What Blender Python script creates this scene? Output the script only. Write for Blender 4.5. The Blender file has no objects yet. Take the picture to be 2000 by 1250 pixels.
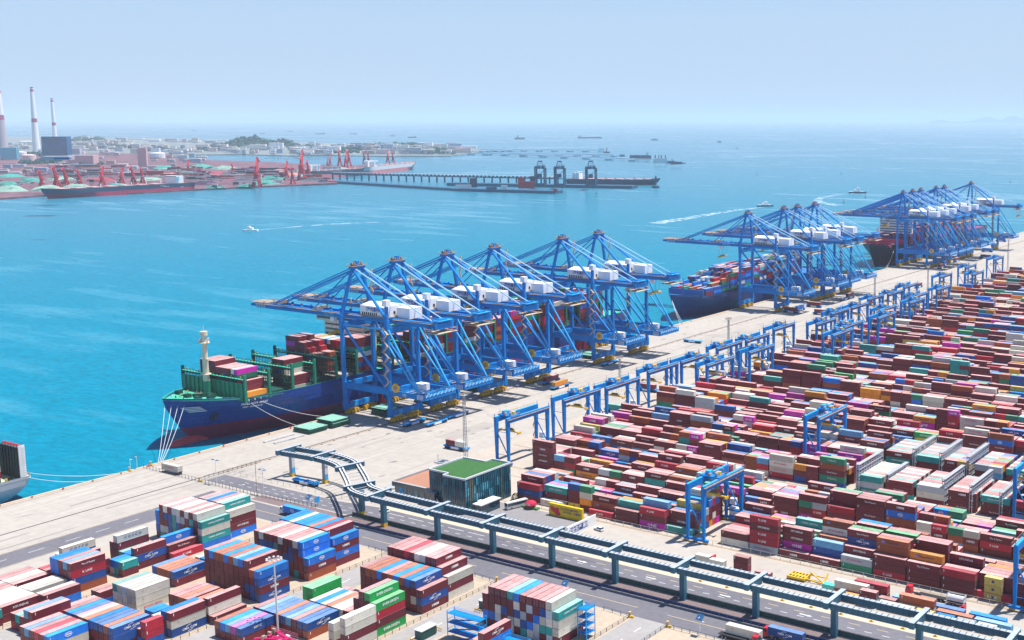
import bpy, math, random
from mathutils import Vector, Matrix
from mathutils.bvhtree import BVHTree
R = math.radians
sc = bpy.context.scene
col = sc.collection
rnd = random.Random(7)
WATER = -3.0

# ---------------------------------------------------------------- camera, sky, sun, exposure
CAMX, CAMZ, FOC, PPX, PPY = 515.0, 162.0, 2304.28, 1440.0, 560.0
VV = Vector((0.85951693, 0.07191921, -0.50602202))      # inland axis (+x) in the camera's own axes (right, down, forward)
VU = Vector((0.51110728, -0.12094482, 0.85096516))      # along the quay (+y)
VW = Vector((0.0, -0.99005049, -0.14071255))            # up (+z)
cam = bpy.data.cameras.new('camera'); co = bpy.data.objects.new('camera', cam); col.objects.link(co)
mw = Matrix(((VV.x, -VV.y, -VV.z), (VU.x, -VU.y, -VU.z), (VW.x, -VW.y, -VW.z)))
co.matrix_world = Matrix.Translation((CAMX, 0, CAMZ)) @ mw.to_4x4()
cam.sensor_width = 36; cam.lens = FOC / 2000 * 36
cam.shift_x = -(PPX - 1000) / 2000; cam.shift_y = (PPY - 625) / 2000
cam.clip_start = 1; cam.clip_end = 200000
sc.camera = co

SUN = Vector((.22, .26, 1)).normalized()
w = bpy.data.worlds.new('World'); sc.world = w; w.use_nodes = True
nt = w.node_tree; bg = nt.nodes['Background']
sky = nt.nodes.new('ShaderNodeTexSky'); sky.sky_type = 'NISHITA'; sky.sun_disc = False
sky.sun_elevation = math.asin(SUN.z); sky.sun_rotation = math.atan2(SUN.x, SUN.y)
sky.altitude = 0; sky.air_density = 1.0; sky.dust_density = .5; sky.ozone_density = 3.0
tint = nt.nodes.new('ShaderNodeVectorMath'); tint.operation = 'MULTIPLY'; tint.inputs[1].default_value = (.78, .93, 1.12)
nt.links.new(sky.outputs[0], tint.inputs[0]); tc = nt.nodes.new('ShaderNodeTexCoord'); sx = nt.nodes.new('ShaderNodeSeparateXYZ'); nt.links.new(tc.outputs['Generated'], sx.inputs[0])
band = nt.nodes.new('ShaderNodeMapRange'); band.interpolation_type = 'SMOOTHSTEP'; band.inputs[1].default_value = .05; band.inputs[2].default_value = .17; band.inputs[3].default_value = .92; band.inputs[4].default_value = 0
nt.links.new(sx.outputs['Z'], band.inputs[0])
mixs = nt.nodes.new('ShaderNodeMix'); mixs.data_type = 'RGBA'; nt.links.new(band.outputs[0], mixs.inputs[0]); nt.links.new(tint.outputs[0], mixs.inputs[6])
mixs.inputs[7].default_value = (3.75, 4.95, 6.6, 1)        # the hazy, even lower sky
nt.links.new(mixs.outputs[2], bg.inputs[0]); bg.inputs[1].default_value = 0.09
sl = bpy.data.lights.new('sun', 'SUN'); sl.energy = 5.0; sl.angle = R(.53); sl.color = (1, .955, .89)
so = bpy.data.objects.new('sun', sl); col.objects.link(so)
so.rotation_euler = SUN.to_track_quat('Z', 'Y').to_euler(); so.location = (300, 300, 400)
vs = sc.view_settings; vs.view_transform = 'Standard'; vs.look = 'None'; vs.exposure = 0.6; vs.gamma = 1
sc.cycles.max_bounces = 6; sc.cycles.volume_bounces = 3; sc.cycles.transparent_max_bounces = 8

# ---------------------------------------------------------------- photo survey helpers (a photo pixel at 2000 x 1250 -> a place in metres)
def ray(px, py):
    d = Vector((px - PPX, py - PPY, FOC))
    return Vector((VV.dot(d), VU.dot(d), VW.dot(d)))
def P(px, py, z=0.0):
    d = ray(px, py); t = (z - CAMZ) / d.z
    return Vector((CAMX + d.x * t, d.y * t, z))
def proj(v):
    q = Vector((v[0] - CAMX, v[1], v[2] - CAMZ))
    c = VV * q.x + VU * q.y + VW * q.z
    return PPX + FOC * c.x / c.z, PPY + FOC * c.y / c.z, c.z
def hgt(p, py):                                   # height above p.z whose top reaches photo row py
    lo, hi = -20., 600.
    for _ in range(50):
        m = (lo + hi) / 2
        if proj((p.x, p.y, p.z + m))[1] > py: lo = m
        else: hi = m
    return lo

# ---------------------------------------------------------------- materials
MATS = {}
def mat(name, rgb, rough=.55, var=.12, scale=.25, metal=0., spec=.4, var2=None, scale2=None, per_object=0., stretch=None, rust=0., seams=None):
    if name in MATS: return MATS[name]
    m = bpy.data.materials.new(name); m.use_nodes = True; t = m.node_tree
    b = t.nodes['Principled BSDF']; b.inputs['Roughness'].default_value = rough; b.inputs['Metallic'].default_value = metal
    b.inputs['Specular IOR Level'].default_value = spec
    geo = t.nodes.new('ShaderNodeNewGeometry')
    vec = geo.outputs['Position']
    if stretch:
        mp = t.nodes.new('ShaderNodeMapping'); mp.inputs['Scale'].default_value = stretch
        t.links.new(vec, mp.inputs[0]); vec = mp.outputs[0]
    n = t.nodes.new('ShaderNodeTexNoise'); n.inputs['Scale'].default_value = scale; n.inputs['Detail'].default_value = 6
    n.inputs['Roughness'].default_value = .65; t.links.new(vec, n.inputs['Vector'])
    mr = t.nodes.new('ShaderNodeMapRange'); mr.inputs[1].default_value = .3; mr.inputs[2].default_value = .7
    mr.inputs[3].default_value = 1 - var; mr.inputs[4].default_value = 1 + var
    t.links.new(n.outputs[0], mr.inputs[0]); fac = mr.outputs[0]
    if var2:
        n2 = t.nodes.new('ShaderNodeTexNoise'); n2.inputs['Scale'].default_value = scale2; n2.inputs['Detail'].default_value = 4
        t.links.new(vec, n2.inputs['Vector'])
        m2 = t.nodes.new('ShaderNodeMapRange'); m2.inputs[1].default_value = .3; m2.inputs[2].default_value = .7
        m2.inputs[3].default_value = 1 - var2; m2.inputs[4].default_value = 1 + var2
        t.links.new(n2.outputs[0], m2.inputs[0])
        mm = t.nodes.new('ShaderNodeMath'); mm.operation = 'MULTIPLY'
        t.links.new(fac, mm.inputs[0]); t.links.new(m2.outputs[0], mm.inputs[1]); fac = mm.outputs[0]
    if per_object:
        oi = t.nodes.new('ShaderNodeObjectInfo'); at = t.nodes.new('ShaderNodeAttribute'); at.attribute_name = 'tone'
        ad = t.nodes.new('ShaderNodeMath'); ad.operation = 'ADD'; fr = t.nodes.new('ShaderNodeMath'); fr.operation = 'FRACT'
        t.links.new(oi.outputs['Random'], ad.inputs[0]); t.links.new(at.outputs['Fac'], ad.inputs[1]); t.links.new(ad.outputs[0], fr.inputs[0])
        m3 = t.nodes.new('ShaderNodeMapRange'); m3.inputs[3].default_value = 1 - per_object; m3.inputs[4].default_value = 1 + per_object
        t.links.new(fr.outputs[0], m3.inputs[0])
        mm = t.nodes.new('ShaderNodeMath'); mm.operation = 'MULTIPLY'
        t.links.new(fac, mm.inputs[0]); t.links.new(m3.outputs[0], mm.inputs[1]); fac = mm.outputs[0]
    mx = t.nodes.new('ShaderNodeVectorMath'); mx.operation = 'SCALE'; mx.inputs[0].default_value = rgb
    t.links.new(fac, mx.inputs['Scale']); out = mx.outputs[0]
    if rust:                                          # worn, rusty blotches and runs
        mp2 = t.nodes.new('ShaderNodeMapping'); mp2.inputs['Scale'].default_value = (1.1, 1.1, .35); t.links.new(geo.outputs['Position'], mp2.inputs[0])
        n3 = t.nodes.new('ShaderNodeTexNoise'); n3.inputs['Scale'].default_value = .8; n3.inputs['Detail'].default_value = 8; n3.inputs['Roughness'].default_value = .75; t.links.new(mp2.outputs[0], n3.inputs['Vector'])
        m4 = t.nodes.new('ShaderNodeMapRange'); m4.inputs[1].default_value = .54; m4.inputs[2].default_value = .74; m4.inputs[4].default_value = rust; t.links.new(n3.outputs[0], m4.inputs[0])
        xx = t.nodes.new('ShaderNodeMix'); xx.data_type = 'RGBA'; t.links.new(m4.outputs[0], xx.inputs[0]); t.links.new(out, xx.inputs[6]); xx.inputs[7].default_value = (.16, .085, .06, 1); out = xx.outputs[2]
    if seams:                                         # plating seams
        mp3 = t.nodes.new('ShaderNodeMapping'); mp3.inputs['Rotation'].default_value = (0, R(90), R(90)); t.links.new(geo.outputs['Position'], mp3.inputs[0])
        sp3 = t.nodes.new('ShaderNodeSeparateXYZ'); t.links.new(geo.outputs['Position'], sp3.inputs[0]); cb = t.nodes.new('ShaderNodeCombineXYZ'); t.links.new(sp3.outputs['Y'], cb.inputs[0]); t.links.new(sp3.outputs['Z'], cb.inputs[1])
        br = t.nodes.new('ShaderNodeTexBrick'); br.inputs['Scale'].default_value = seams; br.inputs['Mortar Size'].default_value = .03; br.inputs['Color1'].default_value = (1,1,1,1); br.inputs['Color2'].default_value = (.84,.84,.84,1); br.inputs['Mortar'].default_value = (.6,.6,.6,1)
        t.links.new(cb.outputs[0], br.inputs['Vector']); ml = t.nodes.new('ShaderNodeMix'); ml.data_type = 'RGBA'; ml.blend_type = 'MULTIPLY'; ml.inputs[0].default_value = .8
        t.links.new(out, ml.inputs[6]); t.links.new(br.outputs[0], ml.inputs[7]); out = ml.outputs[2]; t.nodes.remove(mp3)
    t.links.new(out, b.inputs['Base Color'])
    MATS[name] = m; return m

# ---------------------------------------------------------------- mesh builder
class MB:
    def __init__(s): s.v = []; s.f = []; s.mi = []; s.mats = []; s.tone = None
    def mid(s, m):
        if m not in s.mats: s.mats.append(m)
        return s.mats.index(m)
    def add(s, vs, fs, m):
        o = len(s.v); s.v += [tuple(q) for q in vs]; k = s.mid(m)
        for f in fs: s.f.append(tuple(i + o for i in f)); s.mi.append(k)
        return s
    def box(s, x0, x1, y0, y1, z0, z1, m, top=None, bottom=True):
        vs = [(x0,y0,z0),(x1,y0,z0),(x1,y1,z0),(x0,y1,z0),(x0,y0,z1),(x1,y0,z1),(x1,y1,z1),(x0,y1,z1)]
        s.add(vs, [(0,1,5,4),(1,2,6,5),(2,3,7,6),(3,0,4,7)] + ([(3,2,1,0)] if bottom else []), m)
        s.add([vs[4],vs[5],vs[6],vs[7]], [(0,1,2,3)], top or m); return s
    def cbox(s, x, y, z, sx, sy, sz, m, top=None): return s.box(x-sx/2, x+sx/2, y-sy/2, y+sy/2, z, z+sz, m, top)
    def beam(s, p, q, wd, ht, m, taper=1.0):
        p, q = Vector(p), Vector(q); d = (q - p).normalized()
        up = Vector((0,0,1)) if abs(d.z) < .95 else Vector((1,0,0))
        a = d.cross(up).normalized(); b = a.cross(d).normalized()
        vs = []
        for c, k in ((p, 1.0), (q, taper)):
            for i, j in ((-1,-1),(1,-1),(1,1),(-1,1)): vs.append(c + a*(i*wd/2*k) + b*(j*ht/2*k))
        return s.add(vs, [(0,1,2,3),(7,6,5,4),(0,4,5,1),(1,5,6,2),(2,6,7,3),(3,7,4,0)], m)
    def tube(s, p, q, r, m, n=6, r2=None):
        p, q = Vector(p), Vector(q); d = (q - p).normalized(); r2 = r if r2 is None else r2
        up = Vector((0,0,1)) if abs(d.z) < .95 else Vector((1,0,0))
        a = d.cross(up).normalized(); b = a.cross(d).normalized(); vs = []
        for c, k in ((p, r), (q, r2)):
            for i in range(n):
                t = 2*math.pi*i/n; vs.append(c + a*(math.cos(t)*k) + b*(math.sin(t)*k))
        fs = [(i, (i+1) % n, n + (i+1) % n, n + i) for i in range(n)] + [tuple(range(n))[::-1], tuple(range(n, 2*n))]
        return s.add(vs, fs, m)
    def path(s, pts, r, m, n=5):
        for a, b in zip(pts, pts[1:]): s.tube(a, b, r, m, n)
        return s
    def prism(s, poly, z0, z1, m, top=None):
        n = len(poly); vs = [(x,y,z0) for x,y in poly] + [(x,y,z1) for x,y in poly]
        s.add(vs, [(i, (i+1) % n, n+(i+1) % n, n+i) for i in range(n)] + [tuple(range(n))[::-1]], m)
        s.add(vs[n:], [tuple(range(n))], top or m); return s
    def lathe(s, prof, m, c=(0,0,0), n=16):
        vs = []; fs = []
        for r, z in prof:
            for i in range(n):
                t = 2*math.pi*i/n; vs.append((c[0]+r*math.cos(t), c[1]+r*math.sin(t), c[2]+z))
        for j in range(len(prof)-1):
            for i in range(n): fs.append((j*n+i, j*n+(i+1) % n, (j+1)*n+(i+1) % n, (j+1)*n+i))
        fs.append(tuple(range((len(prof)-1)*n, len(prof)*n)))
        return s.add(vs, fs, m)
    def mesh(s, name):
        me = bpy.data.meshes.new(name); me.from_pydata(s.v, [], s.f)
        for m in s.mats: me.materials.append(m)
        me.polygons.foreach_set('material_index', s.mi); me.update(); return me
    def build(s, name, parent=None, loc=None):
        o = bpy.data.objects.new(name, s.mesh(name)); col.objects.link(o)
        if parent: o.parent = parent
        if loc: o.location = loc
        return o
def tag(o, label=None, cat=None, group=None, kind=None):
    if label: o['label'] = label
    if cat: o['category'] = cat
    if group: o['group'] = group
    if kind: o['kind'] = kind
    return o
def root(name, label, cat, loc=(0,0,0), rz=0., group=None):
    o = bpy.data.objects.new(name, None); col.objects.link(o); o.location = loc; o.rotation_euler = (0,0,rz)
    return tag(o, label, cat, group)
KIDS = {}
def copy_tree(o, parent=None):
    c = o.copy(); col.objects.link(c)
    if parent: c.parent = parent
    for ch in list(o.children): copy_tree(ch, c)
    return c
FONT = {}
def text_geo(s):                                   # flat lettering outline: 1 unit high capitals, centred, in x-z
    if s in FONT: return FONT[s]
    cu = bpy.data.curves.new('lettering', 'FONT'); cu.body = s; cu.size = 1.4; cu.align_x = 'CENTER'; cu.resolution_u = 1; cu.offset = .03
    to = bpy.data.objects.new('lettering', cu); col.objects.link(to)
    dg = bpy.context.evaluated_depsgraph_get(); dg.update()
    me = bpy.data.meshes.new_from_object(to.evaluated_get(dg))
    vs = [(v.co.x, 0., v.co.y - .5) for v in me.vertices]; fs = [tuple(p.vertices) for p in me.polygons]
    bpy.data.objects.remove(to); bpy.data.meshes.remove(me)
    FONT[s] = (vs, fs); return FONT[s]
def letter(mb, s, c, h, m, face='-y', stretch=1.0):
    vs, fs = text_geo(s); out = []
    for x, _, z in vs:
        x *= h * stretch; z *= h
        out.append({'-y': (c[0]+x, c[1], c[2]+z), '+x': (c[0], c[1]+x, c[2]+z), '+y': (c[0]-x, c[1], c[2]+z), '-x': (c[0], c[1]-x, c[2]+z)}[face])
    mb.add(out, fs, m); return mb
def ordn(k):
    return ['first','second','third','fourth','fifth','sixth','seventh','eighth','ninth','tenth','eleventh','twelfth','thirteenth','fourteenth','fifteenth',
            'sixteenth','seventeenth','eighteenth','nineteenth','twentieth','twenty-first','twenty-second','twenty-third','twenty-fourth'][k]

M_concrete = mat('apron_concrete', (.37,.335,.295), .85, .07, .012, var2=.07, scale2=.25)
M_conc2 = mat('yard_concrete', (.40,.345,.285), .85, .10, .02, var2=.08, scale2=.4)
M_asph = mat('asphalt', (.135,.13,.15), .9, .12, .02, var2=.1, scale2=.5)
M_pave = mat('brown_paving', (.17,.125,.125), .9, .12, .05, var2=.1, scale2=.8)
M_white = mat('white_paint', (.80,.80,.78), .5, .05)
M_yelp = mat('yellow_paint', (.62,.48,.20), .6, .08)
M_crane = mat('crane_blue', (.002,.20,.57), .5, .12, .08, var2=.08, scale2=.6, spec=.12)
M_craneL = mat('crane_blue_pipe', (.03,.36,.74), .45, .05, spec=.2)
M_yel = mat('machine_yellow', (.72,.42,.02), .5, .15, .5)
M_rust = mat('walkway_brown', (.34,.24,.17), .7, .25, .6)
M_dark = mat('dark_rubber', (.02,.02,.025), .8, .1)
M_steel = mat('trestle_steel', (.03,.135,.20), .5, .12, .3)
M_steelT = mat('trestle_plate', (.36,.41,.46), .5, .12, .5)
M_grey = mat('grey_steel', (.36,.37,.38), .5, .1)
M_lgrey = mat('pale_grey', (.60,.61,.62), .5, .08)
M_green = mat('ship_green', (.008,.22,.13), .5, .12, .3)
M_dgreen = mat('dark_lashing_green', (.004,.065,.05), .6, .15, .4)
M_wood = mat('dull_tan', (.55,.42,.28), .8, .1)
M_red = mat('signal_red', (.60,.02,.04), .45, .1)
M_glass = mat('dark_glass', (.02,.05,.07), .12, .1, spec=.8)
M_rail = mat('rail_brown', (.30,.22,.15), .8, .1)
# ---------------------------------------------------------------- setting: water, land, roads
def water_mat():
    m = bpy.data.materials.new('sea_water'); m.use_nodes = True; t = m.node_tree; b = t.nodes['Principled BSDF']
    geo = t.nodes.new('ShaderNodeNewGeometry')
    def noise(scale, stretch, detail=4, rot=0.):
        mp = t.nodes.new('ShaderNodeMapping'); mp.inputs['Scale'].default_value = stretch; mp.inputs['Rotation'].default_value = (0,0,rot)
        t.links.new(geo.outputs['Position'], mp.inputs[0])
        n = t.nodes.new('ShaderNodeTexNoise'); n.inputs['Scale'].default_value = scale; n.inputs['Detail'].default_value = detail
        t.links.new(mp.outputs[0], n.inputs['Vector']); return n
    big = noise(.0016, (1,1,1), 7, .3); streak = noise(.011, (.5,2.4,1), 8, R(38)); fine = noise(.16, (1,2.2,1), 4, R(38))
    ad = t.nodes.new('ShaderNodeMath'); ad.operation = 'ADD'
    t.links.new(big.outputs[0], ad.inputs[0]); t.links.new(streak.outputs[0], ad.inputs[1])
    rp = t.nodes.new('ShaderNodeMapRange'); rp.inputs[1].default_value = 1.08; rp.inputs[2].default_value = 1.30
    t.links.new(ad.outputs[0], rp.inputs[0])
    mx = t.nodes.new('ShaderNodeMix'); mx.data_type = 'RGBA'
    mx.inputs[6].default_value = (.0, .175, .272, 1); mx.inputs[7].default_value = (.035, .225, .325, 1)
    t.links.new(rp.outputs[0], mx.inputs[0])
    df = t.nodes.new('ShaderNodeBsdfDiffuse'); gl = t.nodes.new('ShaderNodeBsdfGlossy'); fr = t.nodes.new('ShaderNodeFresnel'); fr.inputs[0].default_value = 1.33
    fv = t.nodes.new('ShaderNodeMapRange'); fv.inputs[1].default_value = .3; fv.inputs[2].default_value = .7; fv.inputs[3].default_value = .84; fv.inputs[4].default_value = 1.16; t.links.new(fine.outputs[0], fv.inputs[0])
    vm = t.nodes.new('ShaderNodeVectorMath'); vm.operation = 'SCALE'; t.links.new(mx.outputs[2], vm.inputs[0]); t.links.new(fv.outputs[0], vm.inputs['Scale']); t.links.new(vm.outputs[0], df.inputs[0])
    rr = t.nodes.new('ShaderNodeMapRange'); rr.inputs[3].default_value = .22; rr.inputs[4].default_value = .42
    t.links.new(rp.outputs[0], rr.inputs[0]); t.links.new(rr.outputs[0], gl.inputs['Roughness'])
    w1 = noise(.11, (1,2.4,1), 5, R(38)); bp = t.nodes.new('ShaderNodeBump'); bp.inputs['Strength'].default_value = .4; bp.inputs['Distance'].default_value = 1.2
    t.links.new(w1.outputs[0], bp.inputs['Height']); 
    for s_ in (df, gl, fr): t.links.new(bp.outputs[0], s_.inputs['Normal'])
    fm_ = t.nodes.new('ShaderNodeMath'); fm_.operation = 'MULTIPLY'; fm_.inputs[1].default_value = 1.0; pw_ = t.nodes.new('ShaderNodeMath'); pw_.operation = 'POWER'; pw_.inputs[1].default_value = 2.7; t.links.new(fr.outputs[0], pw_.inputs[0]); t.links.new(pw_.outputs[0], fm_.inputs[0])
    ms_ = t.nodes.new('ShaderNodeMixShader'); t.links.new(fm_.outputs[0], ms_.inputs[0]); t.links.new(df.outputs[0], ms_.inputs[1]); t.links.new(gl.outputs[0], ms_.inputs[2])
    t.links.new(ms_.outputs[0], t.nodes['Material Output'].inputs['Surface']); t.nodes.remove(b)
    return m
def sheet(name, poly, z, m, kind='structure'):
    mb = MB(); mb.add([(x, y, z) for x, y in poly], [tuple(range(len(poly)))], m); return tag(mb.build(name), kind=kind)
sheet('sea_water', [(-70000,-4000),(6000,-4000),(6000,90000),(-70000,90000)], WATER, water_mat())
# quay land: a solid slab with its sea wall, then thin sheets of paving
MB().box(0, 2600, -700, 1900, -12, 0, M_concrete).build('quay_ground')['kind'] = 'structure'
tag(MB().box(0,1.2,-690,1895,0,.25,M_wood).build('quay_kerb'), kind='structure')
sheet('yard_ground', [(118,366),(2590,366),(2590,1890),(118,1890)], .004, M_conc2)
sheet('left_yard_ground', [(90,-690),(2590,-690),(2590,299),(90,299)], .004, mat('left_yard_tan', (.40,.325,.245), .85, .12, .03, var2=.08, scale2=.5))
sheet('quay_road', [(60,-690),(74.8,-690),(74.8,284),(59.8,284)], .006, M_asph)
sheet('yard_road', [(60,299.9),(2590,299.9),(2590,313),(60,313)], .008, M_asph)
sheet('yard_road_junction', [(60,284.2),(89.8,284.2),(89.8,299.7),(60,299.7)], .008, M_asph)
for x in (129.5, 185.2, 239.8, 297.4): sheet('yard_lane', [(x,-690),(x+13.5,-690),(x+13.5,299.7),(x,299.7)], .009, mat('lane_grey', (.30,.285,.275), .9, .1, .05, var2=.07, scale2=.5))
sheet('trestle_verge', [(84,314.2),(2590,314.2),(2590,320.4),(84,320.4)], .008, M_pave)
sheet('main_road', [(44,321.2),(2590,321.2),(2590,334.5),(140,334.5),(120,331.5),(44,331)], .008, M_asph)
sheet('office_forecourt', [(170,340),(231,340),(231,366),(170,366)], .008, mat('forecourt_paving', (.22,.21,.215), .9, .08, .3))
sheet('kerb_path', [(140,334.6),(2590,334.6),(2590,337.2),(140,337.2)], .012, mat('kerb_tan', (.50,.42,.31), .85, .06))
mk = MB()
for k in range(70):
    x = 50 + 6.1*k
    for y in ((324.6, 328.0) if x > 62 else (324.6,)):
        mk.box(x, x+2.6, y-.09, y+.09, .012, .016, M_white)
for k in range(28):
    x = 150 + 10*k
    if x > 262: mk.box(x, x+4, 331.3, 331.5, .012, .016, M_yelp)
for k in range(10): mk.box(150+k*11, 158.5+k*11, 331.3, 331.5, .012, .016, M_white)
mk.box(206, 262, 331.3, 331.5, .012, .016, M_yelp)
for x in (250, 281, 312, 343): mk.add([(x,329.4,.02),(x+3,329.4,.02),(x+3,329.05,.02),(x+4.6,329.6,.02),(x+3,330.15,.02),(x+3,329.8,.02),(x,329.8,.02)], [tuple(range(7))], M_white)
for k in range(32):
    x = 90 + 12*k
    if k % 6 != 5: mk.box(x, x+(12 if k < 22 else 6), 306.2, 306.4, .014, .018, M_yelp)
for y in (244, 256, 268, 230, 216, 202, 188): mk.box(67.0, 67.2, y, y+6, .012, .016, M_white)
for x in (129.5, 185.2, 239.8, 297.4):
    for k in range(12): mk.box(x+6.6, x+6.8, 180+k*10, 184+k*10, .014, .018, M_white)
mk.box(60.2, 60.4, -400, 284, .012, .016, M_yelp); mk.box(74.2, 74.4, -400, 284, .012, .016, M_yelp)
tag(mk.build('road_markings'), kind='structure')
rl = MB()
for x in (3.5, 38.5): rl.box(x-.35, x+.35, -680, 1890, .004, .05, M_dark if x > 30 else M_rail)
rl.box(39.4, 40.6, 330, 1890, .004, .03, M_rail)
for k in range(200): rl.box(40.7, 41.3, 334+k*7.7, 335+k*7.7, .004, .12, M_dark)
YB = [369.5, 409.5, 453.5, 486, 530, 562, 607, 639, 684, 716, 761, 793, 838, 870, 915, 947, 992, 1024, 1069, 1101, 1146, 1178, 1223]
for yb in YB:
    for dy in (-1.5, 27.8): rl.box(124, 1200, yb+dy-.25, yb+dy+.25, .008, .06, M_rail)
tag(rl.build('crane_rails'), kind='structure')
# tyre and water stains on the apron: long faint streaks along the quay
st = MB(); r2 = random.Random(3); PT = []
M_st = [mat('apron_stain_a', (.32,.285,.25), .85, .06, .05), mat('apron_stain_b', (.42,.385,.34), .85, .06, .05), mat('apron_stain_c', (.25,.232,.214), .85, .06, .05)]
for k in range(330):
    x = r2.uniform(44, 116); y = r2.uniform(335, 1500); l = r2.uniform(15, 90); wd = r2.uniform(.2, .9)
    st.add([(x,y,.005+.00002*k),(x+wd,y+l*.04,.005+.00002*k),(x+wd*.7,y+l,.005+.00002*k),(x-.1,y+l*.9,.005+.00002*k)], [(0,1,2,3)], r2.choice(M_st))
for k in range(60):
    x = r2.uniform(5, 56); y = r2.uniform(60, 330); l = r2.uniform(15, 70); wd = r2.uniform(.3, 1.6)
    st.add([(x,y,.005+.00002*k),(x+wd,y,.005+.00002*k),(x+wd*.7,y+l,.005+.00002*k),(x-.1,y+l*.9,.005+.00002*k)], [(0,1,2,3)], r2.choice(M_st))
M_pt = [mat('apron_patch_a', (.325,.295,.262), .85, .08, .1), mat('apron_patch_b', (.40,.365,.325), .85, .08, .1)]
for k in range(46):
    x = r2.choice([6, 14, 22, 44, 56, 68, 80, 92, 104]); y = 200 + 12*r2.randrange(0, 100); n = r2.randrange(1, 4)
    if y < 345 and x > 44: continue
    st.add([(x,y,.003),(x+11.9,y,.003),(x+11.9,y+12*n,.003),(x,y+12*n,.003)], [(0,1,2,3)], M_pt[k % 2]) if all(abs(x-a)+abs(y-b) > 1 for a, b in PT) else None
    PT.append((x, y)); PT += [(x, y+12*j) for j in range(n)]
for k in range(110):
    y = 60 + 12*k; st.box(42.5 if y > 335 else 2, 116 if y > 335 else 58, y-.05, y+.05, .0055, .0075, M_st[2])
for x in (14, 26, 50, 62, 74, 86, 98, 110): st.box(x-.05, x+.05, 336 if x > 40 else 60, 1880, .0055, .0075, M_st[2])
q_ = random.Random(8)
for k in range(260):                                  # oil drips and tyre scuffs
    x, y = q_.uniform(4, 116), q_.uniform(338, 1100); a = q_.uniform(.3, 1.4); n = 7
    st.add([(x+a*math.cos(2*math.pi*i/n)*q_.uniform(.6,1.2), y+a*1.8*math.sin(2*math.pi*i/n)*q_.uniform(.6,1.2), .0085) for i in range(n)], [tuple(range(n))], mat('oil_spot', (.20,.19,.18), .7, .2, 1))
tag(st.build('apron_stains'), kind='structure')
# ---------------------------------------------------------------- containers: colours
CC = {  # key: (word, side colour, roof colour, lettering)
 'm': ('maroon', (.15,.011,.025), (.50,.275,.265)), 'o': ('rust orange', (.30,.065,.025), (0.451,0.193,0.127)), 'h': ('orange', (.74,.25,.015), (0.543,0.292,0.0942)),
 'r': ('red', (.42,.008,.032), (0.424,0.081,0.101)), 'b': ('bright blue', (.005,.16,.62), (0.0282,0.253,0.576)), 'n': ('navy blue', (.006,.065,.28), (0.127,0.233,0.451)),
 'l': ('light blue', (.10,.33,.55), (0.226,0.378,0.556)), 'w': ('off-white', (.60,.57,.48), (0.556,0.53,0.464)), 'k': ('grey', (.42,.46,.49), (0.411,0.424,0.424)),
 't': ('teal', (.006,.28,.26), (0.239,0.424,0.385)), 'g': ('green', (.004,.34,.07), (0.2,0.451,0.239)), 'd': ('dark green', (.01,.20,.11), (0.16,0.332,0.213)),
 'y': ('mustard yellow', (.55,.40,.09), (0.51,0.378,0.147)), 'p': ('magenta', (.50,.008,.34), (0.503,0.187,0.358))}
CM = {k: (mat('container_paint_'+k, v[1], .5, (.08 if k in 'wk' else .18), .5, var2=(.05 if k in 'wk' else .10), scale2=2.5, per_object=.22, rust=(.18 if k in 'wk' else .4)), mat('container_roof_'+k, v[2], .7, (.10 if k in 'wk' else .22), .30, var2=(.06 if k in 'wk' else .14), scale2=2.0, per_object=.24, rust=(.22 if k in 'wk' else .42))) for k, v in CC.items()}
M_frame = mat('container_fitting', (.30,.30,.31), .5, .1)
LET = {'m': [None, None, ('HMM', .95, 1), ('HYUNDAI', .75, 1), ('The X Factor', .6, 1), None], 'o': [None, ('Hapag-Lloyd', .6, 4), None], 'h': [('Hapag-Lloyd', .75, 4)],
 'r': [('K LINE', .8, 1), None], 'b': ['diamond'], 'n': ['arc', 'arc', ('CNC CAI', .55, 3), None], 'l': [None], 'w': [('YANG MING', .7, 2), ('YANG MING', .7, 2), ('mark', .3, 2)],
 'k': [('YANG MING', .6, 2), None], 't': [('CHINA SHIPPING', .62, 1), None], 'g': [('EVERGREEN', .8, 1)], 'd': [('U A S C', .85, 1)], 'y': ['square'], 'p': [('ONE', 1.15, 1)]}
LM = [None, M_white, mat('lettering_pink', (.60,.10,.22), .5), mat('lettering_blue', (.10,.25,.60), .5), mat('lettering_dark', (.05,.05,.12), .5), mat('lettering_navy', (.01,.05,.25), .5)]
HC = 2.74
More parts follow.
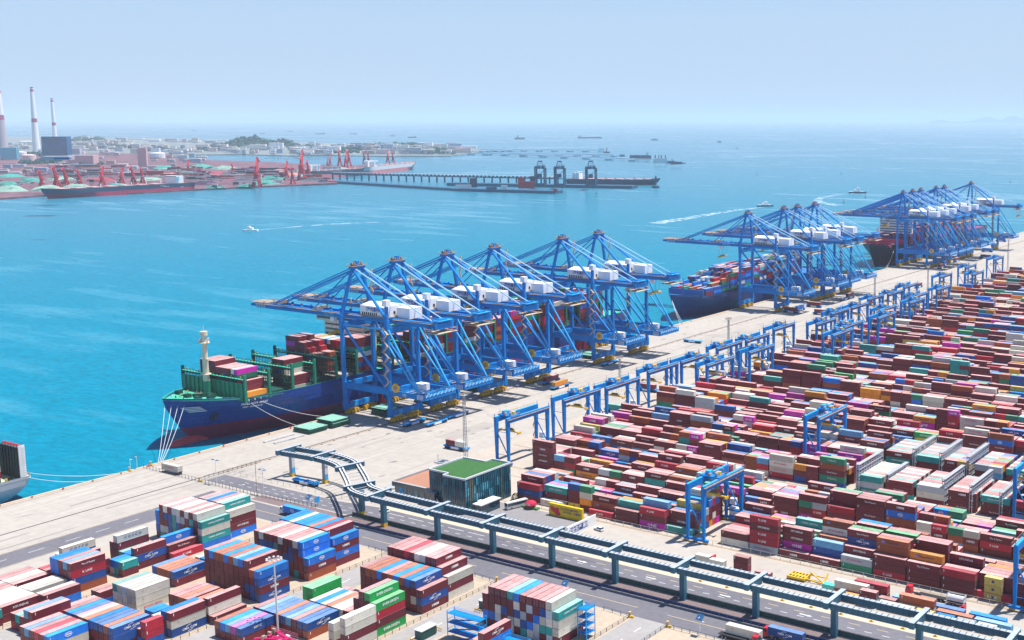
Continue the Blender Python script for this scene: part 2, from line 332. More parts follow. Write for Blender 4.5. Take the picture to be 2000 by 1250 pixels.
def side_marks(mb, spec, L, y=-1.245, z0=HC*.5):
    if spec is None:
        mb.cbox(-L*.42, y, z0+.15, .22, .02, .9, M_white); return
    if spec == 'diamond':
        n = 20
        for k in range(n):
            a, b = 2*math.pi*k/n, 2*math.pi*(k+1)/n
            mb.beam((math.cos(a)*1.05, y, z0+math.sin(a)*.62), (math.cos(b)*1.05, y, z0+math.sin(b)*.62), .03, .16, M_white)
        mb.cbox(0, y, z0-.14, 1.5, .03, .3, M_white); mb.cbox(-L*.45, y, z0-.9, .12, .03, 1.8, M_white)
    elif spec == 'arc':
        letter(mb, 'CMA CGM', (0, y-.01, z0), .72, M_white, stretch=1.1)
        for sgn in (1, -1):
            pts = [(sgn*(-1.2+.3*k), y, z0 + sgn*(.5+.18*k-.018*k*k)) for k in range(7)]
            for a, b in zip(pts, pts[1:]): mb.beam(a, b, .03, .12, M_white)
    elif spec == 'square':
        mb.cbox(0, y, z0-.45, .9, .03, .9, LM[4])
    elif spec[0] == 'mark':
        letter(mb, 'CAI', (-L*.3, y-.01, z0+.35), .38, LM[2]); mb.cbox(L*.2, y, z0-.2, .5, .02, .4, M_lgrey)
    else:
        letter(mb, spec[0], (0 if spec[0] != 'K LINE' else -.6, y-.01, z0+(.1 if spec[0] != 'ONE' else 0)), spec[1], LM[spec[2]], stretch=1.05 if spec[0] != 'ONE' else 1.25)
        if spec[0] == 'YANG MING': mb.cbox(-L*.27, y, z0-.2, .55, .02, .6, LM[2])
        if spec[0] == 'Hapag-Lloyd': mb.prism([(-3.9,y),(-3.0,y),(-3.2,y-.02),(-4.1,y-.02)], z0-.3, z0+.5, LM[3])
BODY = {}
def body_mesh(c, L):
    if (c, L) in BODY: return BODY[(c, L)]
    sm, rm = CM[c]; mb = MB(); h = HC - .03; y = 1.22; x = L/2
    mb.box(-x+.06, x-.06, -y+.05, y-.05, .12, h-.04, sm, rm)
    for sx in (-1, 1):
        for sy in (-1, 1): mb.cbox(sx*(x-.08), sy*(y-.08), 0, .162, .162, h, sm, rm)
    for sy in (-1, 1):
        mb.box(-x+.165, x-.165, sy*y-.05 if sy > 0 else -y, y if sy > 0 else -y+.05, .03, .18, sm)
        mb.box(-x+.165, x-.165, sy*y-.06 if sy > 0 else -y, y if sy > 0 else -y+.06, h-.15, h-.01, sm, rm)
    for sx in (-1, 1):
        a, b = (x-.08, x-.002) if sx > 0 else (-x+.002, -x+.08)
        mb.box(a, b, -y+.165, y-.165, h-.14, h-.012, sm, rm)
    n = int(L/.55)
    for k in range(n):                                # pressed side panels
        px = -x+.35 + k*(L-.7)/(n-1)
        for sy in (-1, 1): mb.box(px-.09, px+.09, sy*1.17-.012 if sy > 0 else -1.195, 1.195 if sy > 0 else -1.158, .2, h-.17, sm, bottom=False)
    BODY[(c, L)] = mb.mesh('shipping_container'); return BODY[(c, L)]
DOOR = {}
def door_mesh(c, L, end, leaf):
    key = (c, L, end, leaf)
    if key in DOOR: return DOOR[key]
    sm = CM[c][0]; mb = MB(); x = end*(L/2); d = end*.03
    y0, y1 = (-1.05, -.01) if leaf < 0 else (.01, 1.05)
    a, b = sorted((x-d*1.5, x-d*.2)); mb.box(a, b, y0, y1, .2, HC-.19, sm)
    for q in (.28, .72):
        yy = y0 + (y1-y0)*q; mb.tube((x+d*.3, yy, .15), (x+d*.3, yy, HC-.15), .03, M_frame, 5)
    for q in (.75, 1.2): mb.cbox(x+d*.3, y0+(y1-y0)*.5, q, .04, .4, .06, M_frame)
    if c in 'kw' and leaf < 0:
        mb.cbox(x+d*.5, (y0+y1)/2, 1.5, .03, .5, .5, M_lgrey)
    DOOR[key] = mb.mesh('door'); return DOOR[key]
LETM = {}
def let_mesh(spec, L):
    key = (str(spec), L)
    if key not in LETM:
        mb = MB(); side_marks(mb, spec, L); LETM[key] = mb.mesh('lettering')
    return LETM[key]

# ---------------------------------------------------------------- containers: where they stand
CT = []      # every container: (x, y, z, L, along, colour, spec, group, label tail)
r3 = random.Random(11)
def tiername(t, n):
    if n == 1: return 'standing alone'
    if t == n-1: return 'topmost'
    if t == 0: return 'bottom'
    return ordn(n-1-t) + ' from top'
def add_stack(x, y, z0, L, along, tiers, place, group, visible_from, specs=None):
    n = len(tiers)
    for t, c in enumerate(tiers):
        if t < visible_from: continue
        spec = specs.get(t) if specs and t in specs else r3.choice(LET[c])
        if L < 8 and spec not in ('diamond', 'square', None): spec = spec if isinstance(spec, tuple) and len(spec[0]) < 7 else None
        CT.append((x + r3.uniform(-.04,.04), y + r3.uniform(-.05,.05), z0 + t*HC, L, along, c, spec, group, place if place.startswith('riding') else tiername(t, n) + ', ' + place))
def group_rows(xr, y0, rows, desc, L=12.19, pitch=2.63, specs=None, base=0.0):
    hs = [len(q) for q in rows]
    for k, tiers in enumerate(rows):
        if not tiers: continue
        lo = 0
        add_stack(xr - 1.22 - k*pitch, y0 + L/2, base, L, 'y', tiers, ordn(k) + ' row from inland, ' + desc, 'containers stacked in the near yard', lo, (specs or {}).get(k))
def fill(tops, under='mmnbmrwmbm', n=4, seed=1):
    q = random.Random(seed); return [''.join(q.choice(under) for _ in range(n-1)) + c for c in tops]
T1 = ('CHINA SHIPPING', .62, 1); CO = ('C O S C O', 1.0, 5); EG = ('EVERGREEN', .85, 1)
group_rows(119.5, 278.3, ['bmmw'] + fill('twmbkm', 'mtnkmmt', 5, 2), 'back bay of teal-lettered block', specs={1: {4: T1}, 0: {0: 'diamond'}})
group_rows(121.6, 265.2, ['btwt'] + fill('wmwmwkmwm', 'tnkmtmnm', 5, 3) + ['mnb'+'b'], 'front bay of teal-lettered block', specs={0: {1: T1, 3: T1, 0: None}, 1: {4: ('mark',.3,2)}})
group_rows(122.3, 252.6, ['r', 'mm', 'mmb', 'mm', 'm'], 'low bay before teal-lettered block', specs={2: {2: 'diamond'}})
group_rows(119.0, 240.0, ['mnm', 'nb', 'nb', 'mt', 'kmmw', 'mmm'], 'bay holding tall white-topped stack', specs={0: {1: 'arc'}, 4: {3: CO, 2: None}})
group_rows(96.2, 226.8, ['nnw', 'mw'], 'white-topped pair beside quay road', specs={0: {2: CO}})
group_rows(112.6, 228.2, ['mm', 'km', 'mmm'], 'low bay behind four-high block', L=6.06)
group_rows(121.2, 233.6, ['mt', 'tb', 'kb'], 'short-box bay by lane', L=6.06)
group_rows(120.9, 215.8, ['onrm', 'mmml', 'mmmm', 'mmbb', 'mmbb', '', 'wm', 'br', 'k'], 'four-high blue-ended block', specs={0: {1: None, 0: None}})
group_rows(126.9, 203.0, ['bm', 'bw', '', 'kw', 'kw', 'mw', '', 'om', 'mw', 'kw', 'mm', 'om'], 'low bay left of four-high block', specs={0: {0: 'diamond'}})
group_rows(124.6, 190.5, ['mm', 'ww', 'wk', 'kw', 'ww', 'ww', 'mm', 'om', 'mw', 'wm', 'mm'], 'maroon-fronted bay at photo edge')
group_rows(126.0, 177.8, ['mt', 'mmm', 'wm', 'mk', 'mm', 'wt', 'mm', 'mb', 'ww', 'mm'], 'bay at bottom photo edge')
group_rows(143.9, 190.0, ['mrm', 'mml', 'mm', 'mt', 'rm'], 'short row by lane fence')
group_rows(178.4, 278.3, ['mbmb'] + fill('mrbobbbwbb', 'mmnmwm', 5, 5), 'back bay of blue-roofed block', specs={0: {1: 'diamond', 3: 'diamond'}})
group_rows(180.9, 265.2, ['omb', 'mmmbb'] + fill('wmmwmmmwm', 'mnmmtn', 5, 6), 'front bay of blue-roofed block', specs={0: {2: 'diamond'}, 1: {4: 'diamond', 3: 'diamond'}})
group_rows(182.3, 243.9, ['nmnb', 'nnmo'] + fill('mbloboobm', 'mmnmmm', 5, 8), 'five-high block behind floodlight mast', specs={0: {0: 'arc', 2: 'arc', 3: None}})
group_rows(150.6, 251.0, ['ng', 'bb', 'mm', 'bb', 'ww'], 'green-ended low bay', L=6.06, specs={0: {1: ('EVERG', .5, 1)}})
group_rows(145.3, 237.7, ['mn', 'mo', 'mo', 'mo', 'mn'], 'two-high salmon-roofed bay', specs={0: {1: 'arc'}})
group_rows(184.6, 225.0, ['m', 'mwm', 'mm', 'mm', 'mo'], 'maroon bay left of floodlight mast', specs={0: {0: None}, 1: {1: ('mark',.3,2)}})
group_rows(170.6, 225.4, ['mm', 'mo', 'bm', 'mm'], 'four-row bay behind white block')
group_rows(181.9, 211.9, ['nwm', 'nmb', 'mw', 'mw'], 'three-high bay by lane fence', specs={0: {0: 'arc', 1: ('mark',.3,2), 2: None}, 1: {2: 'diamond'}, 2: {1: ('mark',.3,2)}})
group_rows(170.6, 213.5, ['nb', 'mb'], 'small pair beside white block', L=6.06)
group_rows(155.2, 217.2, ['www', 'wkw', 'wwk', 'www', 'wwt'], 'all-white three-high block', specs={0: {2: ('mark',.3,2), 1: ('mark',.3,2)}})
group_rows(140.2, 214.0, ['bm', 'km'], 'short pair beside white block', L=6.06, specs={0: {0: 'diamond'}})
group_rows(181.4, 203.6, ['nrr', 'bm'], 'short red-fronted pair', L=6.06)
group_rows(177.0, 196.0, ['mnn', 'mmo', 'mmn', 'mmn', 'mmb', 'mmo', 'mmw'], 'three-high bay at photo bottom', specs={0: {1: 'arc', 2: 'arc'}})
group_rows(166.0, 182.6, ['wwb', 'mmm', 'mmr', 'mmm', 'mml', 'mmm'], 'blue-fronted bay at photo bottom', specs={0: {2: 'diamond', 1: None}})
group_rows(158.6, 199.6, ['to', 'mo', 'mm', 'mn', 'mb', 'mm', 'mm'], 'two-high bay behind the blue-fronted bay')
group_rows(235.4, 278.3, ['wmw', 'nwbm'] + fill('mmwwmrmmm', 'mbmmn', 5, 9), 'back bay of orange-roofed block', specs={0: {0: ('mark',.3,2), 2: ('mark',.3,2), 1: None}, 1: {2: 'diamond'}})
group_rows(236.2, 265.2, ['mnm', 'mwmn'] + fill('bobomboom', 'mmmmmn', 4, 10), 'front bay of orange-roofed block', specs={0: {1: 'arc'}, 1: {3: 'arc'}})
group_rows(236.7, 245.6, ['gmrg', 'nmmmg', 'mmmmm', 'mmmm'], 'green-ended four-high bay', specs={0: {0: EG, 3: EG, 2: None, 1: None}, 1: {4: EG}})
group_rows(226.0, 245.8, ['mm', 'mm', 'mw', 'ww', 'mo', 'mw', 'mb', 'mw'], 'white-roofed bay behind floodlight mast', specs={})
group_rows(237.2, 232.9, ['wmww', '', 'mww'], 'white bay left of green-ended stack', specs={0: {2: ('mark',.3,2), 3: ('mark',.3,2), 1: None}, 2: {2: ('mark',.3,2)}})
group_rows(219.8, 232.9, ['on', 'mn', 'mm', 'ml', 'mn', 'mo', 'mn', 'mn', 'ml', 'mm'], 'wide blue-roofed low bay', specs={0: {1: 'arc', 0: None}})
group_rows(198.6, 252.4, ['gg', 'gg'], 'green pair by lane', specs={0: {1: None}})
group_rows(209.0, 258.4, ['m', 'm', 'm'], 'single row before orange-roofed block', L=6.06)
group_rows(205.4, 219.6, ['mn', 'mp', 'ml', 'mb', 'mo'], 'small bay beside floodlight mast', specs={0: {1: ('KMTC', .7, 1)}})
group_rows(232.0, 221.0, ['n', 'n'], 'navy pair beside white hut', L=6.06)
group_rows(290.4, 269.6, ['mwwt', 'ktwkw', 'mtwnm', 'kkbmm', 'wbmkm', 'tnkmm', 'mwnwb', 'wkmmt', 'mmnmm', 'bkwmm', 'mbmmm', 'mbmm'], 'tall block with blue stair tower', specs={0: {3: T1, 2: ('mark',.3,2), 1: ('mark',.3,2), 0: None}, 1: {4: ('mark',.3,2)}})
group_rows(276.8, 251.0, ['bbm', 'bm'], 'low pair before tall stair block', specs={0: {2: 'arc', 1: 'arc'}})

# right-hand automated yard
PAL = 'm'*58 + 'o'*12 + 'h'*6 + 'n'*12 + 'b'*4 + 'w'*14 + 't'*5 + 'd'*5 + 'g'*2 + 'p'*8 + 'r'*9 + 'l'*4 + 'k'*4 + 'y'*1
FRONT = {4: ['w', 'mmt'], 6: ['r'], 7: ['mm'], 8: ['pmr'], 9: ['t'], 11: ['wm'], 12: ['krrmrt'[:5]], 13: ['m', 'mpmm'], 14: ['m', 'mnl'], 15: ['dk', 'mmm'], 16: ['rmm'], 17: ['mmm'], 18: ['mmr'], 19: ['r']}
FSPEC = {(6,0): ('K LINE',.8,1), (8,2): ('K LINE',.8,1), (8,0): ('ONE',1.2,1), (8,1): None, (11,1): None, (12,1): ('K LINE',.8,1), (12,2): ('K LINE',.8,1), (15,0): None, (16,0): ('K LINE',.8,1), (4,0): ('YANG MING',.6,2)}
BX0, BP = 145.6, 12.8
HTS = {}
def yard_cols(bi, bay, r):
    v = math.sin(bi*1.7+bay*.9)+math.sin(bay*.37+r*.6+bi*2.1)+math.sin(r*1.9+bay*2.3)*.5
    h = int(round(3.1 + v*.85 + r3.uniform(-.5,.5)))
    return max(1, min(5, h))
STK = {}
def bay_x(bi, bay): return BX0 + bay*BP if not (bi in (2, 3) and bay >= 12) else 304.2 + (bay-12)*14.2
for bi, yb in enumerate(YB):
    for bay in range(0, 26):
        x = bay_x(bi, bay)
        if bi == 0 and bay < 4 and False: continue
        if bi < 1 and x < 183: continue
        if bi == 0 and bay == 10: continue
        if bi == 1 and bay < 1: continue
        ex, ey, _ = proj((x, yb+26, 0)); 
        if ex > 2080: continue
        two = r3.random() < .13                      # two short boxes end to end
        for r in range(9):
            if bi in (2, 3) and 12 <= bay <= 16: tiers = 'www' if (bi == 2 and bay == 12 and r > 2) else ''.join(r3.choice('mmwkmt') for _ in range(3 if bi == 2 else 4))
            elif bi == 0 and bay in FRONT and r < len(FRONT[bay]): tiers = FRONT[bay][r]
            else:
                n = yard_cols(bi, bay, r); tiers = ''.join(r3.choice(PAL) for _ in range(n))
                if r3.random() < .25: tiers = tiers[0]*n if r3.random() < .5 else 'm'*n
                if r3.random() < .035: continue
                if bi == 0 and r == 0: tiers = tiers[:3]
            STK[(bi, bay, r)] = (tiers, two and not (bi == 0 and r == 0))
for (bi, bay, r), (tiers, two) in STK.items():
    nb = [len(STK.get(k, ('', 0))[0]) for k in ((bi, bay-1, r), (bi, bay+1, r), (bi, bay, r-1), (bi, bay, r+1))]
    low = min(nb[1], nb[2], nb[0], nb[3]); lo = max(0, min(low, len(tiers)-1))
    x = bay_x(bi, bay); y = YB[bi] + 2.5 + 1.22 + r*2.6
    if bi == 0: where = ordn(r) + ' row behind rail fence, ' + ordn(bay) + ' bay from quay'
    else: where = ordn(r) + ' row, ' + ordn(bi) + ' crane block, ' + ordn(bay) + ' bay from quay'
    sp = {t: FSPEC[(bay, t)] for t in range(6) if (bay, t) in FSPEC} if bi == 0 and r == 0 else None
    g = 'containers stacked in the automated yard'
    if two:
        add_stack(x + 3.05, y, 0, 6.06, 'x', tiers, where + ', near half', g, lo, sp)
        t2 = ''.join(r3.choice(PAL) for _ in tiers); add_stack(x + 9.15, y, 0, 6.06, 'x', t2, where + ', far half', g, lo, sp)
    else: add_stack(x + 6.1, y, 0, 12.19, 'x', tiers, where, g, lo, sp)
# mustard short boxes by the fence
for (x, y, tiers, wh) in ((391.5, 373.2, 'yyy', 'front stack of mustard boxes by rail fence'), (276.2, 396.5, '', ''), (302, 390.6, 'ymyy', 'mustard-topped stack beside the white billboard-sized box')):
    if tiers and wh.startswith('front'): add_stack(x+3, y, 0, 6.06, 'x', tiers, wh, 'containers stacked in the automated yard', 0)
# boxes in the open depot beside the road
DEP = [(307.5,352.6,'mm',6.06),(291.0,352.4,'w',6.06),(298.0,351.0,'w',6.06),(318,349.5,'m',6.06)]
for y, seq in ((347.2, [(350,'h',6.06),(357,'km',6.06),(364,'w',12.19),(377,'y',6.06),(384,'b',6.06),(391,'k',6.06),(398,'w',6.06)]), (350.6, [(346,'ow',12.19),(362.5,'m',6.06),(370,'wo',12.19),(383,'o',12.19),(396,'l',12.19)]), (354.0, [(352,'mr',12.19),(366,'l',12.19),(379,'n',12.19),(393,'b',12.19)])):
    for x, c, L in seq: DEP.append((x+L/2, y, c, L))
for k, (x, y, c, L) in enumerate(DEP):
    add_stack(x, y, 0, L, 'x', c, ordn(k) + ' from the glass office among boxes beside trestle', 'containers standing beside the trestle', 0)
# ---------------------------------------------------------------- ships at the quay
def hull_mb(B, L, dz, top, boot, bootz, deckm, flare=1.0, bulw=1.3):
    """bow at y=0, stern at y=L, centre x=0; water at WATER"""
    def sheer(s): return 3.6*max(0, 1-s/70)**2
    levels = [(WATER-.8, boot), (WATER+.2, boot), (bootz, top), ((bootz+dz)*.5, top), (dz*.82, top), (dz+bulw, top)]
    mb = MB(); rows = []; N = 34
    for li, (z, m) in enumerate(levels):
        f = max(0, min(1, (z-WATER)/(dz-WATER)))
        s0 = 16*(1-f)**1.15; le = 112 - 62*f*flare; pw = 1.55 + .75*f; pts = []
        for k in range(N+1):
            s = s0 + (L-s0)*(k/N)**1.7
            t = min(1, (s-s0)/le); b = B/2*(1-(1-t)**pw)
            q = max(0, (s-(L-34))/34); b *= 1 - (.30*(1-f)+.05)*q*q
            zz = z + (sheer(s) if li == len(levels)-1 else sheer(s)*f*.8 if li > 2 else 0)
            pts.append((b, s - (0 if li else 0), zz))
        rows.append(pts)
    for sgn in (1, -1):
        for a, c, (z, m) in zip(rows, rows[1:], levels[1:]):
            pass
        for li in range(len(levels)-1):
            a, c = rows[li], rows[li+1]; m = levels[li][1] if li < 2 else top
            vs = [(sgn*b, s, z) for b, s, z in a] + [(sgn*b, s, z) for b, s, z in c]
            fs = [(k, k+1, N+2+k, N+1+k) if sgn > 0 else (k, N+1+k, N+2+k, k+1) for k in range(N)]
            mb.add(vs, fs, m)
    for li in range(len(levels)-1):                   # transom
        a, c = rows[li][-1], rows[li+1][-1]
        mb.add([(a[0],a[1],a[2]),(-a[0],a[1],a[2]),(-c[0],c[1],c[2]),(c[0],c[1],c[2])], [(0,1,2,3)], levels[li][1] if li < 2 else top)
    d = rows[-1]; vs = [(b-.25 if b > .3 else b, s+.2, z-bulw) for b, s, z in d] + [(-b+.25 if b > .3 else -b, s+.2, z-bulw) for b, s, z in d]
    mb.add(vs, [(k, k+1, N+2+k, N+1+k) for k in range(N)], deckm)
    for sgn in (1, -1):                               # inside of the bulwark
        vs = [(sgn*(b-.25 if b > .3 else b), s+.2, z-bulw) for b, s, z in d] + [(sgn*(b-.25 if b > .3 else b), s+.2, z) for b, s, z in d]
        mb.add(vs, [(k, k+1, N+2+k, N+1+k) for k in range(N)], deckm)
        vs = [(sgn*(b-.25 if b > .3 else b), s+.2, z) for b, s, z in d] + [(sgn*b, s, z) for b, s, z in d]
        mb.add(vs, [(k, k+1, N+2+k, N+1+k) for k in range(N)], deckm)
    return mb, sheer
def bulb_mb(m, tip):
    mb = MB(); n = 12; prof = [(-9, 2.6), (-2, 3.0), (6, 2.9), (9.5, 2.5), (11.5, 1.8), (12.8, .9), (13.3, .05)]; vs = []; fs = []
    for y, r in prof:
        for i in range(n):
            t = 2*math.pi*i/n; vs.append((r*math.cos(t), 16 - y, WATER + .3 + r*1.1*math.sin(t)))
    for j in range(len(prof)-1):
        for i in range(n): fs.append((j*n+i, j*n+(i+1) % n, (j+1)*n+(i+1) % n, (j+1)*n+i))
    mb.add(vs, fs, m); return mb
def lashing_bridge(B, y, z0, z1, m, mp, mf):
    mb = MB(); h = B/2 - .6
    for k in range(int(B/2.55)+1):
        x = -h + k*(2*h)/int(B/2.55)
        mb.box(x-.12, x+.12, y-.6, y-.4, z0, z1, m); mb.box(x-.12, x+.12, y+.4, y+.6, z0, z1, m)
    for f in (.0, .28, .55, .82):
        z = z0 + (z1-z0)*f
        mb.box(-h, h, y-.75, y+.75, z+.02, z+.27, m)
        mb.box(-h, h, y-.80, y-.74, z+.9, z+1.0, m); mb.box(-h, h, y+.74, y+.80, z+.9, z+1.0, m)
    for k in range(0, int(B/5.1)):
        x = -h + 5.1*k
        mb.beam((x, y-.5, z0+.3), (x+5.1, y-.5, z0+(z1-z0)*.55), .14, .14, m); mb.beam((x+5.1, y-.5, z0+.3), (x, y-.5, z0+(z1-z0)*.55), .14, .14, m)
    mb.box(-h, h, y-.85, y+.85, z0+(z1-z0)*.9, z0+(z1-z0)*.9+.18, mf)
    for sgn in (-1, 1):
        mb.box(sgn*h-.7 if sgn > 0 else -h-.1, h+.1 if sgn > 0 else -h+.7, y-.75, y+.75, z0-.6, z1+1.2, mp if sgn > 0 else m)  # sunlit side put into the paint: brighter quay-side end post, dark seaward one
    for k in range(7):
        x = -h + 3 + k*(2*h-6)/6.3; mb.cbox(x, y+.95, z0+(z1-z0)*.92, .9, .5, .7, M_yel)
    return mb
def ship_stack(cx, y, z, B, spec, name, grp, L=12.19):
    """spec: list of columns from the quay side outwards, each a string of tiers"""
    nmax = len(spec)
    for k, tiers in enumerate(spec):
        if not tiers: continue
        x = cx + B/2 - 2.6 - k*2.5
        nb = min(len(spec[j]) if 0 <= j < nmax else 0 for j in (k-1, k+1))
        add_stack(x, y + L/2, z, L, 'y', tiers, ordn(min(k,23)) + ' row from quay side, ' + name, grp, 0 if k < 1 else max(0, min(nb, len(tiers)-1) - 2))

M_hullb = mat('hull_navy', (.003,.05,.27), .35, .10, .06, var2=.08, scale2=.5, stretch=(1,.35,2.2), rust=.22, seams=.11)
M_boot = mat('hull_maroon', (.26,.012,.06), .5, .2, .08, var2=.15, scale2=.6, stretch=(1,.5,2))
M_bulb = mat('bulb_red', (.62,.05,.06), .5, .1)
M_gdeck = mat('deck_green', (.05,.42,.28), .6, .15, .3)
M_beige = mat('superstructure_beige', (.62,.56,.42), .6, .08, .2)
SX, SB, SY, SL, SD = -3.2, 53.0, 350.0, 362.0, 18.0
scx = SX - SB/2
ship = root('container_ship', 'blue container ship with green deck and maroon waterline under the nearest six cranes', 'container ship', (scx, SY, 0))
hb, sheer = hull_mb(SB, SL, SD, M_hullb, M_boot, 5.4, M_gdeck); hb.build('hull', ship)
bulb_mb(M_bulb, 0).build('bulbous_bow', ship)
lt = MB(); letter(lt, 'THALASSA MARE', (0,0,0), 1.3, M_white, '+x', 1.0)
# name on the flared bow: follow the side at y = 372..384
def side_x(s, z):
    f = max(0, min(1, (z-WATER)/(SD-WATER))); s0 = 16*(1-f)**1.15; le = 112-62*f; pw = 1.55+.75*f
    return SB/2*(1-(1-max(0, min(1, (s-s0)/le)))**pw)
def side_text(s, txt, ss, z, h, m, parent, flip=1):
    mb = MB(); vs, fs = text_geo(txt); out = []
    for x, _, zz in vs:
        q = ss + x*h*flip; zq = z + zz*h; out.append((side_x(q, zq) + .22, q, zq))
    mb.add(out, fs, m); return mb.build('ship_name', parent)
side_text(0, 'THALASSA MARE', 36, 16.2, 1.25, M_white, ship); side_text(0, 'SHIP  ALLIANCE', 36, 14.2, .95, M_white, ship)
mk2 = MB()
for k in range(4):
    s = 3.5+k*1.2; z = 17.6-.9*k; mk2.add([(side_x(s+2.2, z)+.2, s+2.2, z), (side_x(s+9, z)+.2, s+9, z), (side_x(s+9.3, z-.5)+.2, s+9.3, z-.5), (side_x(s+2.6, z-.5)+.2, s+2.6, z-.5)], [(0,1,2,3)], M_lgrey)
mk2.build('bow_stripes', ship)
dr = MB(); [dr.box(side_x(17,-2+1.2*k)+.05, side_x(17,-2+1.2*k)+.3, 17.6, 18.3, -2+1.2*k, -1.5+1.2*k, M_white) for k in range(9)]; dr.build('draught_marks', ship)
an = MB(); an.box(side_x(21,11.5)-.2, side_x(21,11.5)+1.0, 20.2, 21.6, 9.5, 12.5, M_dark); an.box(side_x(21,10)-.2, side_x(21,10)+1.3, 19.2, 22.6, 9.2, 10.1, M_dark); an.build('anchor', ship)
bw = MB(); bw.box(-SB/2+1.6, SB/2-2.2, 28.6, 29.2, SD+.3, SD+9.6, M_green, M_gdeck)
for k in range(13): bw.box(-22+k*3.6, -21.7+k*3.6, 27.9, 28.6, SD+.6, SD+9.4, mat('breakwater_rib', (.01,.22,.14), .5))
bw.build('breakwater', ship)
ms = MB(); ms.lathe([(1.7,18.5),(1.7,27.2)], M_green, (0,25.5,0), 12); ms.lathe([(1.7,27.2),(1.7,30.5),(2.6,30.55),(2.6,30.9),(1.55,30.95),(1.25,47),(2.8,47.1),(2.8,47.5),(1.3,47.6),(1.2,51),(1.9,51.1),(1.9,53.2),(.1,53.3)], M_beige, (0,25.5,0), 12)
for a in (0, 1.6, 3.1, 4.4): ms.tube((2.6*math.cos(a), 25.5+2.6*math.sin(a), 47.4), (2.6*math.cos(a), 25.5+2.6*math.sin(a), 49.6), .35, M_lgrey)
ms.tube((0,25.5,53.2), (0,25.5,56.2), .2, M_lgrey); ms.box(-3.4,-2.4,25,26,47.4,48.8,M_lgrey); ms.box(1.1,2.6,25,26,38,39,M_beige)
ms.build('foremast', ship)
wi = MB(); q = random.Random(5)
for k in range(9):
    x, y = q.uniform(-13, 12), q.uniform(12, 24); z = SD + sheer(y) - .1
    if abs(x) > 4 + y*.5: continue
    wi.tube((x-1.1,y,z+1.3), (x+1.1,y,z+1.3), 1.15, M_dgreen, 10); wi.box(x-1.6,x-1.2,y-1.3,y+1.3,z,z+2.2,M_dgreen); wi.box(x+1.2,x+1.6,y-1.3,y+1.3,z,z+2.2,M_dgreen)
for k in range(26):
    x, y = q.uniform(-15, 15), q.uniform(7, 27); z = SD + sheer(y) - .1
    if abs(x) > 2 + y*.62: continue
    wi.tube((x,y,z), (x,y,z+1.1), .35, [M_dgreen, M_yel, M_white][k % 3], 6)
wi.beam((-3,12,SD+4.5),(3.5,20,SD+4.0),.35,.35,M_wood)
wi.build('mooring_winches', ship)
for k in range(22):
    y = 29.5 + 14.55*k + (12 if k > 5 else 0) + (10 if k > 18 else 0)
    if y > SL-22: break
    lashing_bridge(SB, y, SD+.4, SD + (12.8 if k < 1 else 13.8), M_dgreen, M_green, M_gdeck).build('lashing_bridge', ship)
hc = MB()
for k in range(22):
    y = 31 + 14.55*k + (12 if k > 5 else 0)
    if y > SL-30: break
    hc.box(-SB/2+3.4, SB/2-3.4, y, y+12.4, SD, SD+2.0, M_dgreen if k in (1,3) else M_conc2)
    for j in range(10): hc.tube((SB/2-1.4-.5*(j%3), y+1.2*j+.6, SD), (SB/2-1.4-.5*(j%3), y+1.2*j+.6, SD+.9), .3, [M_white, M_dgreen, M_green][j % 3], 5)
hc.build('hatch_cover', ship)
su = MB(); yb0 = 31 + 14.55*6
su.box(-19, 14, yb0, yb0+9.5, SD, 46.5, M_beige); su.box(-25.3, 25.3, yb0-.5, yb0+6, 44, 47.2, M_beige); su.box(-24, 24, yb0-.75, yb0-.5, 45.2, 46.4, M_glass); su.box(25.3,25.5, yb0+.2, yb0+5.5, 45.2, 46.4, M_glass)
su.tube((0,yb0+4,47), (0,yb0+4,58), .6, M_beige)
for lv in range(8):
    z = 22 + 2.8*lv
    su.box(-18, 13, yb0-.06, yb0, z, z+1.0, M_glass); su.box(14, 14.06, yb0+1, yb0+8.5, z, z+1.0, M_glass)
su.build('superstructure', ship)
fu = MB(); fu.box(-8, 8, 286, 298, SD, 44, M_beige); fu.box(-4, 4, 288, 296, 44, 52, M_green); fu.build('funnel', ship)
G1 = 'containers aboard the blue and green ship'
zc = SD + 2.1
q = random.Random(21)
def rc(n): return ''.join(q.choice('mmmmmmmonbtwrd') for _ in range(n))
ship_stack(scx, SY+30.9, zc, SB, ['h', 'mmm', '', 'mmmdp', 'mrmnw','mmbmm','mnomm','mmmbm','mhlmm','mnmmm','mmmmmm','mmnmmm','momnmm','mmmmmm','mmmmmm'], 'foremost bay of blue ship', G1)
ship_stack(scx, SY+60, zc, SB, ['', 'mm', 'kw', 'kwwdm', 'mlbmm', 'mlbom', 'mlrmm'], 'third bay of blue ship', G1)
ship_stack(scx, SY+89.1, zc, SB, ['']*6 + ['momo','momm','mobm','mmbor','mmmmor','mmmnmm','mnmmmm','mnmrmmm','mnmnmpm','mmmnmpm','mmnnmpm'], 'fifth bay of blue ship', G1)
ship_stack(scx, SY+103.7, zc, SB, ['mnmwtmm'] + ['mnmmtmm']*4 + [rc(6) for _ in range(13)], 'bay before wheelhouse of blue ship', G1)
for k in range(7, 20):
    y = 31 + 14.55*k + 12
    if 280 < y < 300 or y > SL-36: continue
    n = 6 if k % 3 else 5
    cols_ = [rc(n + (k % 2))] + [rc(n - (q.random() < .3) + (j > 5)) for j in range(17)]
    if k in (9, 13): cols_[0] = 'mmnmrpp'[:n]
    ship_stack(scx, SY + y, zc, SB, cols_, ordn(k-6) + ' bay behind wheelhouse of blue ship', G1)
